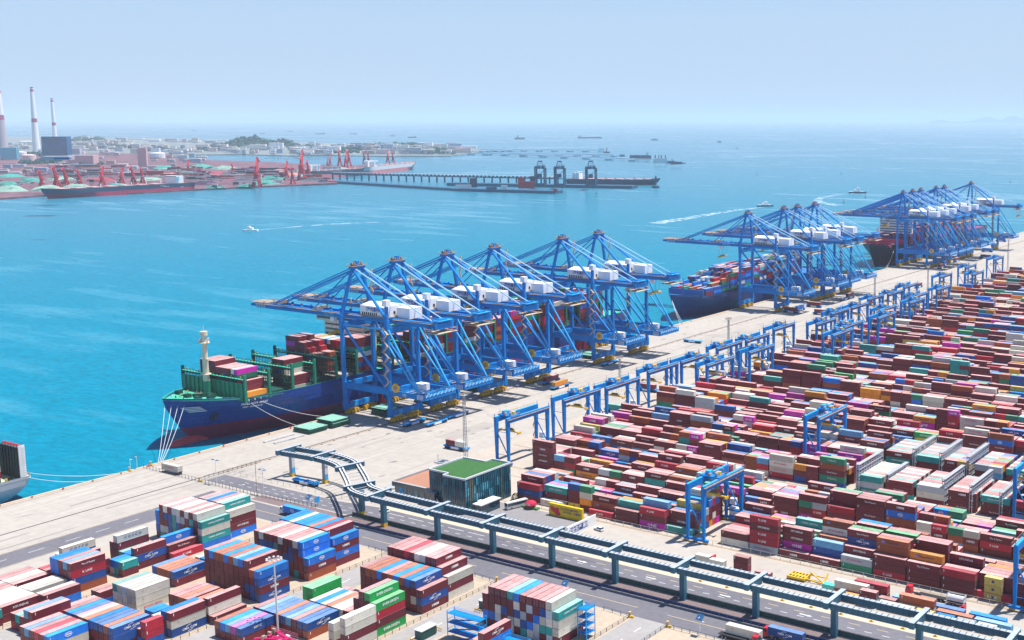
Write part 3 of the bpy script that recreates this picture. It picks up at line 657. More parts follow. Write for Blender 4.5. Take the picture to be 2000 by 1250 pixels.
# mooring lines
def lines(name, label, cat, segs, group):
    for k, (a, b) in enumerate(segs):
        pts = []; a, b = Vector(a), Vector(b)
        for i in range(9):
            t = i/8; p = a.lerp(b, t); p.z -= .04*(b-a).length*4*t*(1-t); pts.append(p)
        tag(MB().path(pts, .11, M_lgrey).build(name), label[k] if isinstance(label, list) else label, cat, group)
bol = P(312, 900)
lines('mooring_rope', ['white rope from bow of blue ship down to first quay bollard', 'second white rope fanning from blue bow to quay bollard', 'third white rope fanning from blue bow to quay bollard', 'inner white rope nearest the blue hull at the bow'], 'rope',
      [((scx-2+2*k, SY+3+2.5*k, SD+2.6), (1.3, 326+.7*k, .4)) for k in range(4)], 'ropes from the blue ship bow')
lines('spring_rope', ['long white rope from blue ship side to green hatch covers', 'white rope from blue ship side ending at the quay kerb'], 'rope', [((SX+.2, SY+38, 16.8), (2.0, 428, .3)), ((SX+.2, SY+32, 16.8), (1.6, 406, .3))], 'ropes from the blue ship side')

# second and third ships, and the stern of a fourth at the left edge
M_hull2 = mat('hull_black_blue', (.006,.035,.16), .4, .1, .06)
M_bdeck = mat('deck_blue', (.02,.14,.36), .6, .1)
s2 = root('container_ship', 'dark navy container ship moored under the middle group of cranes', 'container ship', (-3.5-20, 797, 0))
h2, _ = hull_mb(40, 250, 14, M_hull2, M_hull2, -1.5, M_bdeck); h2.build('hull', s2)
fb = MB(); fb.box(-17.5,17.5,24,25,14.2,20.5,M_bdeck); fb.tube((0,20,15),(0,20,30),.4,M_bdeck); fb.build('breakwater', s2)
sp = MB(); sp.box(-13,13,196,210,14,42,M_white); sp.box(-19.8,19.8,195.5,203,39,42.5,M_white); sp.box(-19,19,195.3,195.5,40.4,41.6,M_glass); sp.box(-4,4,214,224,14,46,M_bdeck)
for lv in range(7): sp.box(-12,12,195.94,196,17+3*lv,18+3*lv,M_glass); sp.box(13,13.06,197,209,17+3*lv,18+3*lv,M_glass)
sp.build('superstructure', s2)
G2 = 'containers aboard the navy ship'
for k in range(13):
    y = 26 + 13.0*k
    if y > 184: break
    n = min(6, 2 + k); colsx = [''.join(q.choice('bnnlbmmdrnow') for _ in range(max(1, n - q.randrange(2)))) for _ in range(14)]
    ship_stack(-23.5, 797+y, 16.2, 40, colsx, ordn(k) + ' bay of navy ship', G2)
s2h = MB(); s2h.box(-17,17,25.5,183,13.9,16.1,M_bdeck); s2h.build('hatch_cover', s2)
s3 = root('container_ship', 'black container ship with magenta deck fittings under the farthest cranes', 'container ship', (-4-26, 1205, 0))
M_pdeck = mat('deck_magenta', (.40,.03,.12), .6, .15)
h3, _ = hull_mb(52, 330, 19, mat('hull_black', (.012,.02,.05), .4, .1), M_hull2, -1.5, M_pdeck); h3.build('hull', s3)
sp = MB(); sp.box(-20,20,74,84,19,52,M_white); sp.box(-25.8,25.8,73.5,80,49,53,M_white); sp.box(-25,25,73.3,73.5,50.6,52,M_glass)
for lv in range(9): sp.box(-19,19,73.94,74,22+3*lv,23+3*lv,M_glass)
sp.build('superstructure', s3)
dk = MB()
for k in range(3): dk.box(-23,23,34+13*k,35.4+13*k,19,25,M_pdeck)
dk.tube((0,24,19),(0,24,40),1.6,M_pdeck,10); dk.tube((0,24,34),(0,24,40),1.8,M_white,10)
for k in range(40): dk.cbox(q.uniform(-20,20), q.uniform(14,60), 19, q.uniform(1,4), q.uniform(1,5), q.uniform(.8,3.2), [M_pdeck, M_red, M_pdeck, M_lgrey][k % 4])
dk.build('deck_fittings', s3)
for k in range(14):
    y = 56 + 13.6*k + (16 if k > 0 else 0)
    if y > 285: break
    n = (3, 6)[k > 0]; colsx = [''.join(q.choice('mmmnpronmm') for _ in range(n + q.randrange(2))) for _ in range(18)]
    ship_stack(-30, 1205+y, 20.2, 52, colsx, ordn(k) + ' bay of black ship', 'containers aboard the black ship')
lines('mooring_rope', 'thin rope from bow of the navy ship to the quay', 'rope', [((-23, 799, 14.5), (1.2, 775+2*k, .3)) for k in range(3)], 'ropes from the navy ship bow')
lines('mooring_rope', 'thin rope from bow of the black ship to the quay', 'rope', [((-8, 1225, 17), (1.2, 1180+4*k, .3)) for k in range(2)], 'ropes from the black ship bow')

M_silver = mat('hull_silver', (.36,.41,.47), .35, .12, .1, stretch=(1,.4,2))
M_khaki = mat('deck_khaki', (.40,.45,.34), .7, .2, .5)
s4 = root('container_ship', 'silver grey ship stern with lattice container racks cut by the left edge', 'container ship', (-20, 273.5, 0))
hm = MB(); N = 14; prof = []
for z, back, half in ((-3.8, 15, 9), (-2, 9, 11.5), (1, 4.5, 13.6), (4, 1.5, 14.6), (8, 0, 15)):
    ring = [(half*math.sin(a)*1.0 if True else 0, -back - 4*(1-math.cos(a))**1.3, z) for a in [(-math.pi/2 + math.pi*i/N) for i in range(N+1)]]
    ring = [(-half, -170, z)] + [(x, y, zz) for x, y, zz in ring] + [(half, -170, z)]
    prof.append(ring)
n = len(prof[0])
for j in range(len(prof)-1):
    hm.add(prof[j]+prof[j+1], [(i, i+1, n+i+1, n+i) for i in range(n-1)], M_silver)
hm.add([(x,y,7.0) for x,y,z in prof[-1]], [tuple(range(n))], M_khaki); hm.build('hull', s4)
rk = MB()
for k in range(6):
    y = -5.0; x = 1.6 + k*2.3
    rk.box(x-.45, x+.45, y-1.6, y, 7, 21.6, mat('rack_fin', (.30,.27,.25), .7, .2)); rk.box(x-.4,x+.4,y-1.5,y-.1,21.6,22.2,M_red)
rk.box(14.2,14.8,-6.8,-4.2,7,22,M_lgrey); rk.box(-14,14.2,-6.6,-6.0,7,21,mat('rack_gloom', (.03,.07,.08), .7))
for k in range(14): rk.box(14.8,14.95,-5.4,-4.4,8+k,8.3+k,M_white)
for z in (11,15,19): rk.box(-14,14.3,-5.6,-5.2,z,z+.5,mat('rack_bar_green',(.12,.22,.2),.6))  # dull green cross bars of the rack
rk.build('lashing_rack', s4)
dm = MB()
for k in range(12): dm.tube((11.2+(k%3)*1.1, -9-1.6*k, 7), (11.2+(k%3)*1.1, -9-1.6*k, 8.6), .5, [M_dgreen, M_dark, M_yel][k % 3], 8)
dm.build('mooring_winches', s4)
ship_stack(-20, 273.5-24, 8.2, 30, ['', '', 'rwmwn', 'wmbmb', 'mwmmw', 'mwmmw', 'bwmwb', 'mmmww','mmwwm','mmmmm','wmmmm'], 'stern bay of silver ship', 'containers aboard the silver ship')
ship_stack(-20, 273.5-37.2, 8.2, 30, ['', '', 'mmwm', 'wmbm', 'mwmw', 'mwmm', 'bwmb', 'mmmw'], 'second bay of silver ship', 'containers aboard the silver ship')
lines('stern_rope', ['upper white rope from silver stern to the quay', 'lower white rope from silver stern to the quay'], 'rope', [((-11, 272, 8), (.8, 306, .4)), ((-9, 271, 6.5), (.8, 292, .4))], 'ropes from the silver stern')
# ---------------------------------------------------------------- ship-to-shore cranes
XSEA, XLAND = 3.5, 38.5
M_house = mat('house_white', (.78,.79,.80), .5, .04)
M_apex = mat('apex_brown', (.24,.15,.12), .6, .2, .6)
def make_sts():
    t = root('quay_crane', 'x', 'quay crane')
    C, CL = M_crane, M_craneL
    def part(n, f, par=None):
        mb = MB(); f(mb); return mb.build(n, par or t)
    for x in (XSEA, XLAND):
        for y in (-10.7, 10.7):
            def leg(mb):
                mb.box(x-.95, x+.95, y-.85, y+.85, 3.0, 52.0, C); mb.box(x-1.2, x+1.2, y-1.05, y+1.05, 3.2, 8.4, C)
                mb.box(x-1.15, x+1.15, y-1.0, y+1.0, 48.5, 56.2, C)
                if x == XLAND and y < 0: mb.box(x-.7, x+.7, y-.7, y+.7, 56.2, 63.5, C)
            part('leg', leg)
    for x in (XSEA, XLAND):
        def sill(mb):
            mb.box(x-.85, x+.85, -9.65, 9.65, 3.6, 6.6, C)
            for y in (-4.2, 4.2): mb.box(x-.9, x+.9, y-1.2, y+1.2, 4.2, 6.2, CL)
        part('sill_beam', sill)
        for y0 in (-6.1, 6.1):
            def bogie(mb):
                for k in range(4):
                    y = y0 + (k-1.5)*2.3
                    mb.tube((x-.5,y-.6,.75), (x+.5,y-.6,.75), .62, M_yel, 8); mb.tube((x-.5,y+.6,.75), (x+.5,y+.6,.75), .62, M_yel, 8)
                    mb.prism([(x-.9,y-1.08),(x+.9,y-1.08),(x+.9,y+1.08),(x-.9,y+1.08)], .8, 2.0, M_yel); mb.tube((x,y,1.5),(x,y,2.1),.4,M_yel,6)
                    mb.cbox(x+1.25, y, .6, .7, 1.2, 1.5, M_yel); mb.cbox(x+1.2, y+.7, 1.9, .6, .5, .8, M_rust); mb.cbox(x+1.1, y-.7, 2.0, .5, .5, .7, M_yel)
                for s in (-2.3, 2.3): mb.prism([(x-.85,y0+s-1.9),(x+.85,y0+s-1.9),(x+.85,y0+s+1.9),(x-.85,y0+s+1.9)], 2.05, 2.8, M_yel)
                mb.box(x-.7, x+.7, y0-2.8, y0+2.8, 2.8, 3.55, M_yel)
                e = y0 + (6.0 if y0 > 0 else -6.0); mb.tube((x,e-.4,1.0),(x,e+.4,1.0),.32,M_red,6)
            part('bogie', bogie)
        part('cross_beam', lambda mb: mb.box(x-.8, x+.8, -9.85, 9.85, 15.6, 18.6, C))
        part('upper_cross_beam', lambda mb: mb.box(x-.9, x+.9, -9.7, 9.7, 48.6, 52.0, C))
    for y in (-10.7, 10.7):
        def portal(mb):
            mb.box(XSEA+1.0, 37.5, y-.55, y+.55, 15.2, 18.8, C); mb.box(39.5, 64.0, y-.5, y+.5, 15.4, 18.2, C)
            for k in range(5): mb.box(59.4+k*.95, 59.85+k*.95, y-.56, y-.50, 15.5, 18.1, M_lgrey)
            for k in range(28): mb.tube((5+2.1*k, y-.4, 18.8 if 5+2.1*k < 38 else 18.2), (5+2.1*k, y-.4, 19.9 if 5+2.1*k < 38 else 19.3), .05, CL, 4)
            mb.box(5, 63, y-.45, y-.37, 19.3, 19.4, CL)
        part('portal_beam', portal)
    def tail(mb):
        mb.box(64.0, 65.4, -11.2, 11.2, 15.4, 18.2, C); mb.box(65.42, 65.6, -11.2, 11.2, 17.2, 18.4, M_craneL)
        for k in range(17): mb.tube((65.5, -11+1.375*k, 18.4), (65.5, -11+1.375*k, 20), .06, M_lgrey, 4)
        for z in (19.2, 20): mb.box(65.45, 65.6, -11.2, 11.2, z, z+.12, M_craneL)
        for k in range(8): mb.beam((65.7, -11+2.75*k, 17), (65.7, -9.7+2.75*k, 18.3), .1, .2, M_white)
    part('tail_beam', tail)
    def plat(mb):
        mb.box(39.6, 46.0, -10.1, 10.1, 15.0, 15.3, M_grey); mb.box(46.0, 64.0, -3.6, 1.6, 15.0, 15.3, M_grey); mb.box(46,64,-10.1,-8.2,15,15.3,M_grey); mb.box(46,64,8.2,10.1,15,15.3,M_grey)
        for k in range(6): mb.box(41+4.3*k, 41.6+4.3*k, -10.15, 10.15, 15.3, 16.2, C)
        mb.box(40.0, 63.5, -2.2, 2.2, 15.32, 15.5, M_rust)
        for x, y in ((41,-6),(43,5),(44,-7),(57,9),(60,-9),(55,-9),(61,9)): mb.cbox(x, y, 15.3, 1.5, 1.2, 2.2, [M_craneL, M_rust, C][int(x) % 3])
        for k in range(12):
            mb.tube((41+2*k, -8.5 if k % 2 else 8, 15.3), (41+2*k, -8.5 if k % 2 else 8, 20.5), .12, C, 5)
        for y in (-8.5, 8): mb.box(41, 63, y-.1, y+.1, 20.3, 20.5, C)
    part('transfer_platform', plat)
    part('electric_house', lambda mb: mb.box(49.5, 56.0, -3.4, 1.4, 18.0, 21.6, M_house))
    part('cable_reel', lambda mb: (mb.tube((44.2,-11.3,20.0), (44.2,-12.0,20.0), 2.5, M_yel, 20), mb.tube((44.2,-12.0,20.0),(44.2,-12.2,20.0),1.3,M_rust,14), mb.box(43.9,44.5,-11.25,-11.2,17.6,20,M_yel)))
    for y in (-3.9, 3.9):
        def gird(mb):
            mb.box(-76.0, 69.0, y-.8, y+.8, 53.0, 55.8, C)
            s = -1 if y < 0 else 1
            mb.box(-75, 68, y+s*.8, y+s*1.9, 55.3, 55.45, M_rust)
            for k in range(48): mb.tube((-75+3*k, y+s*1.8, 55.45), (-75+3*k, y+s*1.8, 56.6), .05, M_lgrey, 4)
            mb.box(-75, 66, y+s*1.78, y+s*1.84, 56.5, 56.6, CL)
            for k in range(9): mb.cbox(-70+8.1*k, y-s*.5, 55.8, 1.4, .7, .8, [M_rust, CL, M_dark][k % 3])
            for k in range(6): mb.box(-76+1.5*k, -75.3+1.5*k, y+s*.81, y+s*.86, 53.2, 55.6, M_lgrey)
        part('boom_girder', gird)
    def btip(mb):
        mb.box(-80.5, -76.0, -4.7, 4.7, 53.6, 55.0, C); mb.box(-81.0, -67.0, -4.9, 4.9, 55.9, 56.1, M_rust); mb.box(-79, 64, -.25, .25, 53.5, 54.3, C); mb.box(-.3+3.5,.3+3.5,-3.1,3.1,53.5,54.3,C)
        for k in range(7):
            for y in (-4.8, 4.8): mb.tube((-80.8+2.2*k, y, 56.1), (-80.8+2.2*k, y, 57.3), .06, M_lgrey, 4)
        for y in (-4.8, 4.8): mb.box(-81,-67,y-.05,y+.05,57.2,57.3,M_lgrey)
        mb.box(-60.5,-58.5,-4.5,4.5,55.85,57.6,M_rust); mb.box(-26.5,-24.8,-4.5,4.5,55.85,57.2,M_rust)
        for k in range(12): mb.box(-72+11*k, -71.4+11*k, -3.1, 3.1, 53.4, 54.4, C)
    part('boom_tip', btip)
    def bend(mb):
        mb.box(69.0, 70.2, -6.5, 6.5, 52.8, 55.8, C); mb.box(62, 71.5, -7.2, -4.9, 52.6, 52.8, M_rust); mb.box(62, 71.5, 4.9, 7.2, 52.6, 52.8, M_rust)
        for k in range(6): mb.tube((66.5+.8*k, -5, 55.8), (66.5+.8*k, -5, 59), .18, CL, 5); mb.tube((66.5+.8*k, 5, 55.8), (66.5+.8*k, 5, 58), .18, CL, 5)
        mb.box(66,71,-5.2,5.2,57,57.3,CL); mb.cbox(68,0,55.8,3,5,2.2,C); mb.box(63,72,-7.5,7.5,50.8,51,M_wood)
        for y in (-7.5,7.5): mb.box(63,72,y-.06,y+.06,51.9,52.0,M_yel)
    part('girder_end', bend)
    for s in (-1, 1):
        part('apex_leg', lambda mb: mb.beam((XSEA, s*10.6, 55.5), (5.2, s*3.2, 81), 1.5, 1.7, C, .8))
        part('apex_strut', lambda mb: mb.tube((5.6, s*3.2, 80.5), (XLAND-.6, s*10.4, 56.5), .78, C, 8))
        part('backstay', lambda mb: mb.tube((6.4, s*3.0, 81), (66.0, s*4.0, 56.2), .36, mat('stay_pale', (.35,.58,.78), .4), 6))
        part('forestay', lambda mb: (mb.tube((4.2, s*3.2, 81), (-59.5, s*4.0, 57), .34, C, 6), mb.tube((4.2, s*3.2, 79.8), (-59.5, s*4.0, 56.2), .3, C, 6)))
        part('inner_forestay', lambda mb: mb.tube((4.2, s*3.0, 80), (-25.6, s*4.0, 57), .33, C, 6))
        part('diagonal_brace', lambda mb: mb.tube((XSEA+.8, s*10.7, 50.5), (XLAND-1.2, s*10.7, 17.5), .72, C, 8))
        part('tie_tube', lambda mb: mb.tube((XSEA+1, s*10.7, 50.8), (XLAND-1.0, s*10.7, 50.8), .55, CL, 8))
        part('hanger_tube', lambda mb: (mb.tube((XLAND+.9, s*10.7, 50.6), (61.2, s*10.7, 18.6), .58, CL, 8), mb.tube((XLAND+.9, s*10.7, 41.5), (60.0, s*10.7, 18.6), .5, CL, 8)))
    def apex(mb):
        mb.box(3.6, 7.2, -4.2, 4.2, 80.4, 82.0, C); mb.box(2.6, 8.2, -5.0, 5.0, 82.0, 82.2, M_apex)
        for k in range(5): mb.tube((5.0, -3.6+1.6*k, 83.0), (5.0, -2.8+1.6*k, 83.0), 1.0, M_apex, 10)
        for x in (2.6, 8.2):
            mb.box(x-.06,x+.06,-5,5,83.2,83.3,M_wood)
            for k in range(5): mb.tube((x,-5+2.5*k,82.2),(x,-5+2.5*k,83.3),.06,M_wood,4)
        mb.box(4.2,6.2,-1.0,1.0,82.2,84.6,C)
    part('apex_platform', apex)
    def stair(mb, x, y, z0, z1, m, wdt):
        z = z0; d = 1
        while z < z1-1:
            mb.beam((x-d*wdt, y, z), (x+d*wdt, y, z+3.1), .9, .3, m); mb.box(x+d*wdt-.6, x+d*wdt+.6, y-1, y+1, z+3.1, z+3.25, m)
            mb.beam((x-d*wdt, y-.5, z+1), (x+d*wdt, y-.5, z+4.1), .06, .08, m)
            z += 3.2; d = -d
    part('leg_stair', lambda mb: stair(mb, XLAND+.4, -12.6, 20.0, 52.0, M_wood, 1.7))
    part('apex_stair', lambda mb: [mb.beam((6.5+.9*k, 8.6-.75*k + (1 if k % 2 else -.6), 57+3.4*k), (6.5+.9*(k+1)*.9, 8.6-.75*(k+1) + (-.6 if k % 2 else 1), 60.2+3.4*k), .9, .5, M_wood) for k in range(7)])
    def house(mb):
        mb.box(15.0, 35.5, -7.6, 7.6, 56.9, 62.0, M_house)
        mb.add([(15,-7.6,62),(35.5,-7.6,62),(35.5,0,63.4),(15,0,63.4),(35.5,7.6,62),(15,7.6,62)], [(0,1,2,3),(3,2,4,5),(1,4,2),(0,3,5)], M_house)
        mb.box(14, 37, -8.6, 8.6, 56.55, 56.88, M_rust); mb.box(15, 37, -7.2, 7.2, 55.9, 56.5, C)
        for k in range(8): mb.box(16.5+1.5*k, 17.3+1.5*k, -7.68, -7.6, 57.0, 58.5, M_dark)
        mb.box(35.5,35.56,-3,-1.6,58,59.6,M_dark); mb.box(35.5,35.56,2,3.6,57,59.6,M_lgrey)
    h = part('machinery_house', house)
    lm = MB(); letter(lm, '海西重机 65t', (27.0, -7.72, 60.3), 1.6, M_hb); n = 14
    for k in range(11):
        a, b = .5+2*math.pi*k/n, .5+2*math.pi*(k+1)/n
        lm.beam((20.6+math.cos(a)*.85,-7.7,60.3+math.sin(a)*.85),(20.6+math.cos(b)*.85,-7.7,60.3+math.sin(b)*.85),.04,.28,M_hb)
    lm.box(24,29,-7.74,-7.7,59.0,59.15,M_hb)
    lm.build('lettering', h)
    part('drive_house', lambda mb: (mb.box(36.4, 46.0, -1.5, 7.6, 56.0, 61.6, M_house), mb.box(36.2,46.5,-2.2,8.0,55.82,55.98,M_rust)))
    part('lift_house', lambda mb: (mb.box(XLAND-1.7, XLAND+1.7, -12.2, -9.0, 63.52, 66.8, M_house)))
    def trol(mb):
        mb.box(-24, -17, -3.0, 3.0, 52.4, 53.4, M_craneL); mb.box(-23,-20,-2.8,-.6,49.8,52.4,M_house)
        for x in (-23, -18):
            for y in (-2.4, 2.4): mb.tube((x, y, 52.4), (x*.5-10.2, y, 44.4), .06, M_dark, 4)
        mb.box(-21.9,-19.1,-5.9,5.9,43.0,43.7,M_yel); mb.box(-21.4,-19.6,-2.6,2.6,43.7,44.4,M_yel)
        for y in (-5.6,5.6): mb.box(-21.9,-19.1,y-.3,y+.3,42.3,43.0,M_yel)
    part('trolley', trol)
    nm = MB(); letter(nm, 'QQCTN', (-14, -4.75, 54.4), 1.5, M_craneT); nm.build('lettering', t)
    return t
M_hb = mat('sign_blue', (.01,.06,.32), .5); M_craneT = mat('boom_lettering', (.20,.55,.80), .5)
sts = make_sts()
NUMS = {}
groups = [('nearest row of six quay cranes', [447.2, 476.4, 516.3, 557.2, 625.0, 665.0]), ('middle row of quay cranes', [875.5, 940.5, 966.5, 1002]), ('farthest row of quay cranes', [1217, 1243.6, 1268, 1315.8, 1342.5, 1435.7])]
where = [['standing closest to the bow of the green-decked ship', 'second inward from the green ship bow', 'third inward from the green ship bow', 'fourth inward from the green ship bow', 'fifth inward, after the wide gap', 'standing at the stern of the green ship'],
         ['nearest the navy ship bow', 'second along over the navy ship', 'third along over the navy ship', 'last along over the navy ship'],
         ['beside the black ship bow', 'second along over the black ship', 'third along over the black ship', 'fourth along over the black ship', 'fifth along over the black ship', 'standing apart at the far end']]
first = True; num = 101
for (gname, ys), ws in zip(groups, where):
    for y, wd in zip(ys, ws):
        o = sts if first else copy_tree(sts); first = False
        o.location = (0, y, 0); tag(o, 'blue quay crane with white machinery house, ' + wd, 'quay crane', gname)
        nm = MB(); letter(nm, str(num), (50, -11.26, 16.8), 1.5, M_white); n = nm.build('number', o); num += 1
# spread the trolleys along the booms
for i, o in enumerate([c for c in bpy.data.objects if c.name.startswith('trolley')]): o.location.x = [8, 2, -10, 4, 12, 74, 0, 6, -8, 3, 5, -6, 9, 0, 4, 88][i % 16]

# ---------------------------------------------------------------- rail-mounted yard cranes (girders along the quay direction, 28.5 m span)
def make_rmg():
    t = root('yard_crane', 'x', 'yard crane'); C = M_crane; G = 28.5
    def part(n, f):
        mb = MB(); f(mb); return mb.build(n, t)
    for x in (-3.6, 3.6):
        for y in (0, G):
            part('leg', lambda mb: (mb.beam((x, y, 20.4), (x, y, 1.6), 1.7, 1.5, C, .62), mb.box(x-.7,x+.7,y-.6,y+.6,20.4,22.4,C)))
        def gird(mb):
            mb.box(x-.65, x+.65, -1.0 if x < 0 else -1.0, G+1.0, 20.6, 23.0, C)
            s = -1 if x < 0 else 1; mb.box(x+s*.65, x+s*1.5, -1, G+1, 22.3, 22.42, M_rust)
            for k in range(13): mb.tube((x+s*1.45, -1+2.5*k, 22.4), (x+s*1.45, -1+2.5*k, 23.5), .05, M_rust, 4)
            mb.box(x+s*1.4, x+s*1.5, -1, G+1, 23.4, 23.5, M_rust); mb.box(x-.5,x+.5,-.9,G+.9,23.0,23.08,M_craneL)
            for y in (-1.0, G+1.0): mb.box(x-.1,x+.1,y-.1,y+.1,23,24.6,C)
        part('girder', gird)
    for y in (0, G):
        part('bogie', lambda mb: [mb.box(-5.6,5.6,y-.5,y+.5,.9,1.7,C)] + [mb.tube((xx,y-.4,.5),(xx,y+.4,.5),.45,M_yel,8) for xx in (-5,-3.8,3.8,5)] + [mb.cbox(xx,y,.3,1.9,.9,.5,M_yel) for xx in (-4.4,4.4)])
        part('leg_brace', lambda mb: (mb.tube((-3.2,y,15.5),(3.2,y,5.2),.28,C,6), mb.tube((-3.3,y,16),(3.3,y,16),.14,C,5), mb.box(-3.2,3.2,y-.3,y+.3,4.2,4.8,C) if y > 1 else mb.tube((-3.3,y,5),(3.3,y,5),.12,C,5)))
    part('electric_house', lambda mb: (mb.box(-2.6,2.6,G+.7,G+2.9,1.9,5.2,M_house), mb.box(-2.4,.2,G+.7,G+2.6,6.6,9.0,M_house), mb.box(-2.9,2.9,G+.6,G+3.1,1.6,1.88,C), mb.box(-2.6,.4,G+.6,G+2.8,6.3,6.58,C), mb.box(-.2,-.14,G+2.9,G+2.94,2.2,4.6,M_grey)))
    part('cable_reel', lambda mb: (mb.tube((5.4,G,3.4),(6.1,G,3.4),2.2,mat('reel_dark',(.05,.12,.17),.6),16), mb.tube((6.1,G,3.4),(6.3,G,3.4),.6,C,8)))
    def stair(mb):
        z, d = 2.0, 1
        while z < 19: mb.beam((-5.2-d*.9,G+.6,z),(-5.2+d*.9,G+.6,z+2.5),.7,.22,M_wood); mb.beam((-5.2-d*.9,G+.9,z+.9),(-5.2+d*.9,G+.9,z+3.4),.06,.08,M_yel); z += 2.6; d = -d
    part('stair', stair)
    tr = root('trolley', None, None); tr.parent = t
    m = MB(); y = 9
    m.box(-4.4,4.4,y-2.8,y+2.8,23.1,23.6,C); m.cbox(-1.6,y-.6,23.6,2.2,2.6,1.7,M_craneL); m.cbox(1.8,y+1,23.6,1.8,1.6,1.3,M_yel); m.tube((-3,y+1.4,24.3),(0,y+1.4,24.3),.6,M_rust,8); m.cbox(2.4,y-1.6,23.6,1.3,1,1.5,M_grey)
    m.tube((-3.6,y-2.2,23.6),(-3.6,y-2.2,26.6),.1,M_wood,4); m.tube((-3.6,y-2.2,26.6),(-3.6,y-.4,26.6),.1,M_wood,4); m.tube((3.2,y+2.4,23.6),(3.2,y+2.4,26),.1,M_wood,4); m.tube((3.2,y+2.4,26),(1,y+2.4,26),.1,M_yel,4); m.cbox(-.4,y-2,23.6,1,.9,1.1,M_wood)
    for x in (-4.4,4.4):
        for k in range(5): m.tube((x,y-2.8+1.4*k,23.6),(x,y-2.8+1.4*k,24.7),.05,M_yel,4)
        m.box(x-.04,x+.04,y-2.8,y+2.8,24.6,24.7,M_yel)
    m.build('winch_frame', tr)
    s = MB(); zs = 15.2
    for xx in (-2.2,2.2):
        for yy in (y-.8,y+.8): s.tube((xx,yy,23.1),(xx*.8,yy,zs+1.4),.05,M_dark,4)
    s.box(-6,6,y-.35,y+.35,zs,zs+.5,M_yel); s.box(-2.4,2.4,y-1.0,y+1.0,zs+.5,zs+1.1,M_yel); s.box(-1.6,1.6,y-.7,y+.7,zs+1.1,zs+1.7,mat('spreader_dark',(.20,.12,.03),.6))
    for xx in (-6,6): s.box(xx-.25,xx+.25,y-1.2,y+1.2,zs-.5,zs+.5,M_yel)
    s.build('spreader', tr)
    return t
rmg = make_rmg(); frmg = True
RM = [(1, 143.6), (2, 141.5), (3, 143.5), (4, 139.5), (5, 140.5), (0, 277.6), (5, 158), (3, 268), (6, 137), (6, 160), (7, 139), (8, 134), (9, 150), (10, 139), (10, 176), (11, 140), (12, 133), (12, 168), (13, 136), (14, 160), (14, 131), (16, 133), (17, 152), (18, 129), (20, 131), (2, 380), (0, 407), (8, 178), (9, 171), (11, 163), (13, 158)]
lane_words = {}
for i, (b, x) in enumerate(RM):
    o = rmg if frmg else copy_tree(rmg); frmg = False
    o.location = (x, YB[b]-1.5, 0)
    k = lane_words.setdefault(b, 0); lane_words[b] += 1
    if b == 0: wd = 'over the stacks beside the rail fence' if x < 300 else 'cut by the right edge near the rail fence'
    elif x > 260: wd = 'deep among the stacks of the ' + ordn(b) + ' crane block'
    else: wd = ('at the quay end of the ' if k == 0 else 'behind another at the quay end of the ') + ordn(b) + ' crane block'
    tag(o, 'blue yard gantry crane, ' + wd, 'yard crane', 'yard cranes over the container rows')
for i, o in enumerate([c for c in bpy.data.objects if c.name.startswith('trolley') and c.type == 'EMPTY']): o.location.y = [-4, 6, 3, -1, 9, 4, 2, 7, -2, 5][i % 10]

# ---------------------------------------------------------------- automated guided vehicles on the apron
def make_agv():
    t = root('guided_vehicle', 'x', 'guided vehicle')
    d = MB(); d.box(-7.3,7.3,-1.35,1.35,1.0,1.75,M_crane,M_craneL); d.box(-7.5,-5.6,-1.4,1.4,1.1,2.0,M_craneL); d.box(5.6,7.5,-1.4,1.4,1.1,2.0,M_craneL); d.box(-3.4,3.4,-1.3,1.3,.45,1.0,M_crane)
    for x in (-6,-.3,.3,6): d.box(x-.15,x+.15,-1.3,1.3,1.76,1.95,M_crane)
    d.build('deck', t)
    for s in (-1, 1): MB().cbox(0, s*1.43, .5, 5.2, .14, 1.1, M_white).build('side_panel', t)
    for x in (-5.0, 5.0):
        for y in (-1.2, 1.2):
            w_ = MB(); 
            for dx in (-.85,.85): w_.tube((x+dx,y-.35,.75),(x+dx,y+.35,.75),.75,M_dark,12)
            w_.box(x-1.9,x+1.9,y-.42,y+.42,1.45,1.56,M_crane); w_.build('wheel', t)
    return t
agv = make_agv(); fa = True
AG = [(598,946,0,''),(808,829,1,''),(852,829,1,''),(893,814,1,''),(892,878,0,'mw'),(1094,758,1,'h'),(1076,748,1,'m'),(1190,712,1,''),(1353,669,0,''),(1545,611,0,'m'),(1590,600,0,'m'),(1604,615,0,'m'),(1645,612,1,'b'),(1562,607,1,'b'),(1636,619,0,'m'),(1630,609,0,''),
      (1660,582,1,'m'),(1650,586,1,''),(1710,582,0,''),(1702,596,1,'m'),(1794,562,1,'m'),(1838,524,1,'m'),(1845,518,1,'b'),(1868,511,1,'m'),(1925,505,0,'n'),(1928,492,0,'b'),(1955,472,0,'b'),(1264,764,0,'m'),(1203,806,0,'t'),(1794,590,0,'nw')]
agl = ['under the curved trestle','unloaded, first beside nearest quay crane','unloaded, nearer the mast beside nearest quay crane','unloaded, behind the pair at nearest quay crane','carrying maroon and white boxes by the lattice mast','carrying an orange box','carrying a maroon box behind the orange-box vehicle','unloaded, beside the fifth quay crane','unloaded, alone in the middle of the apron']
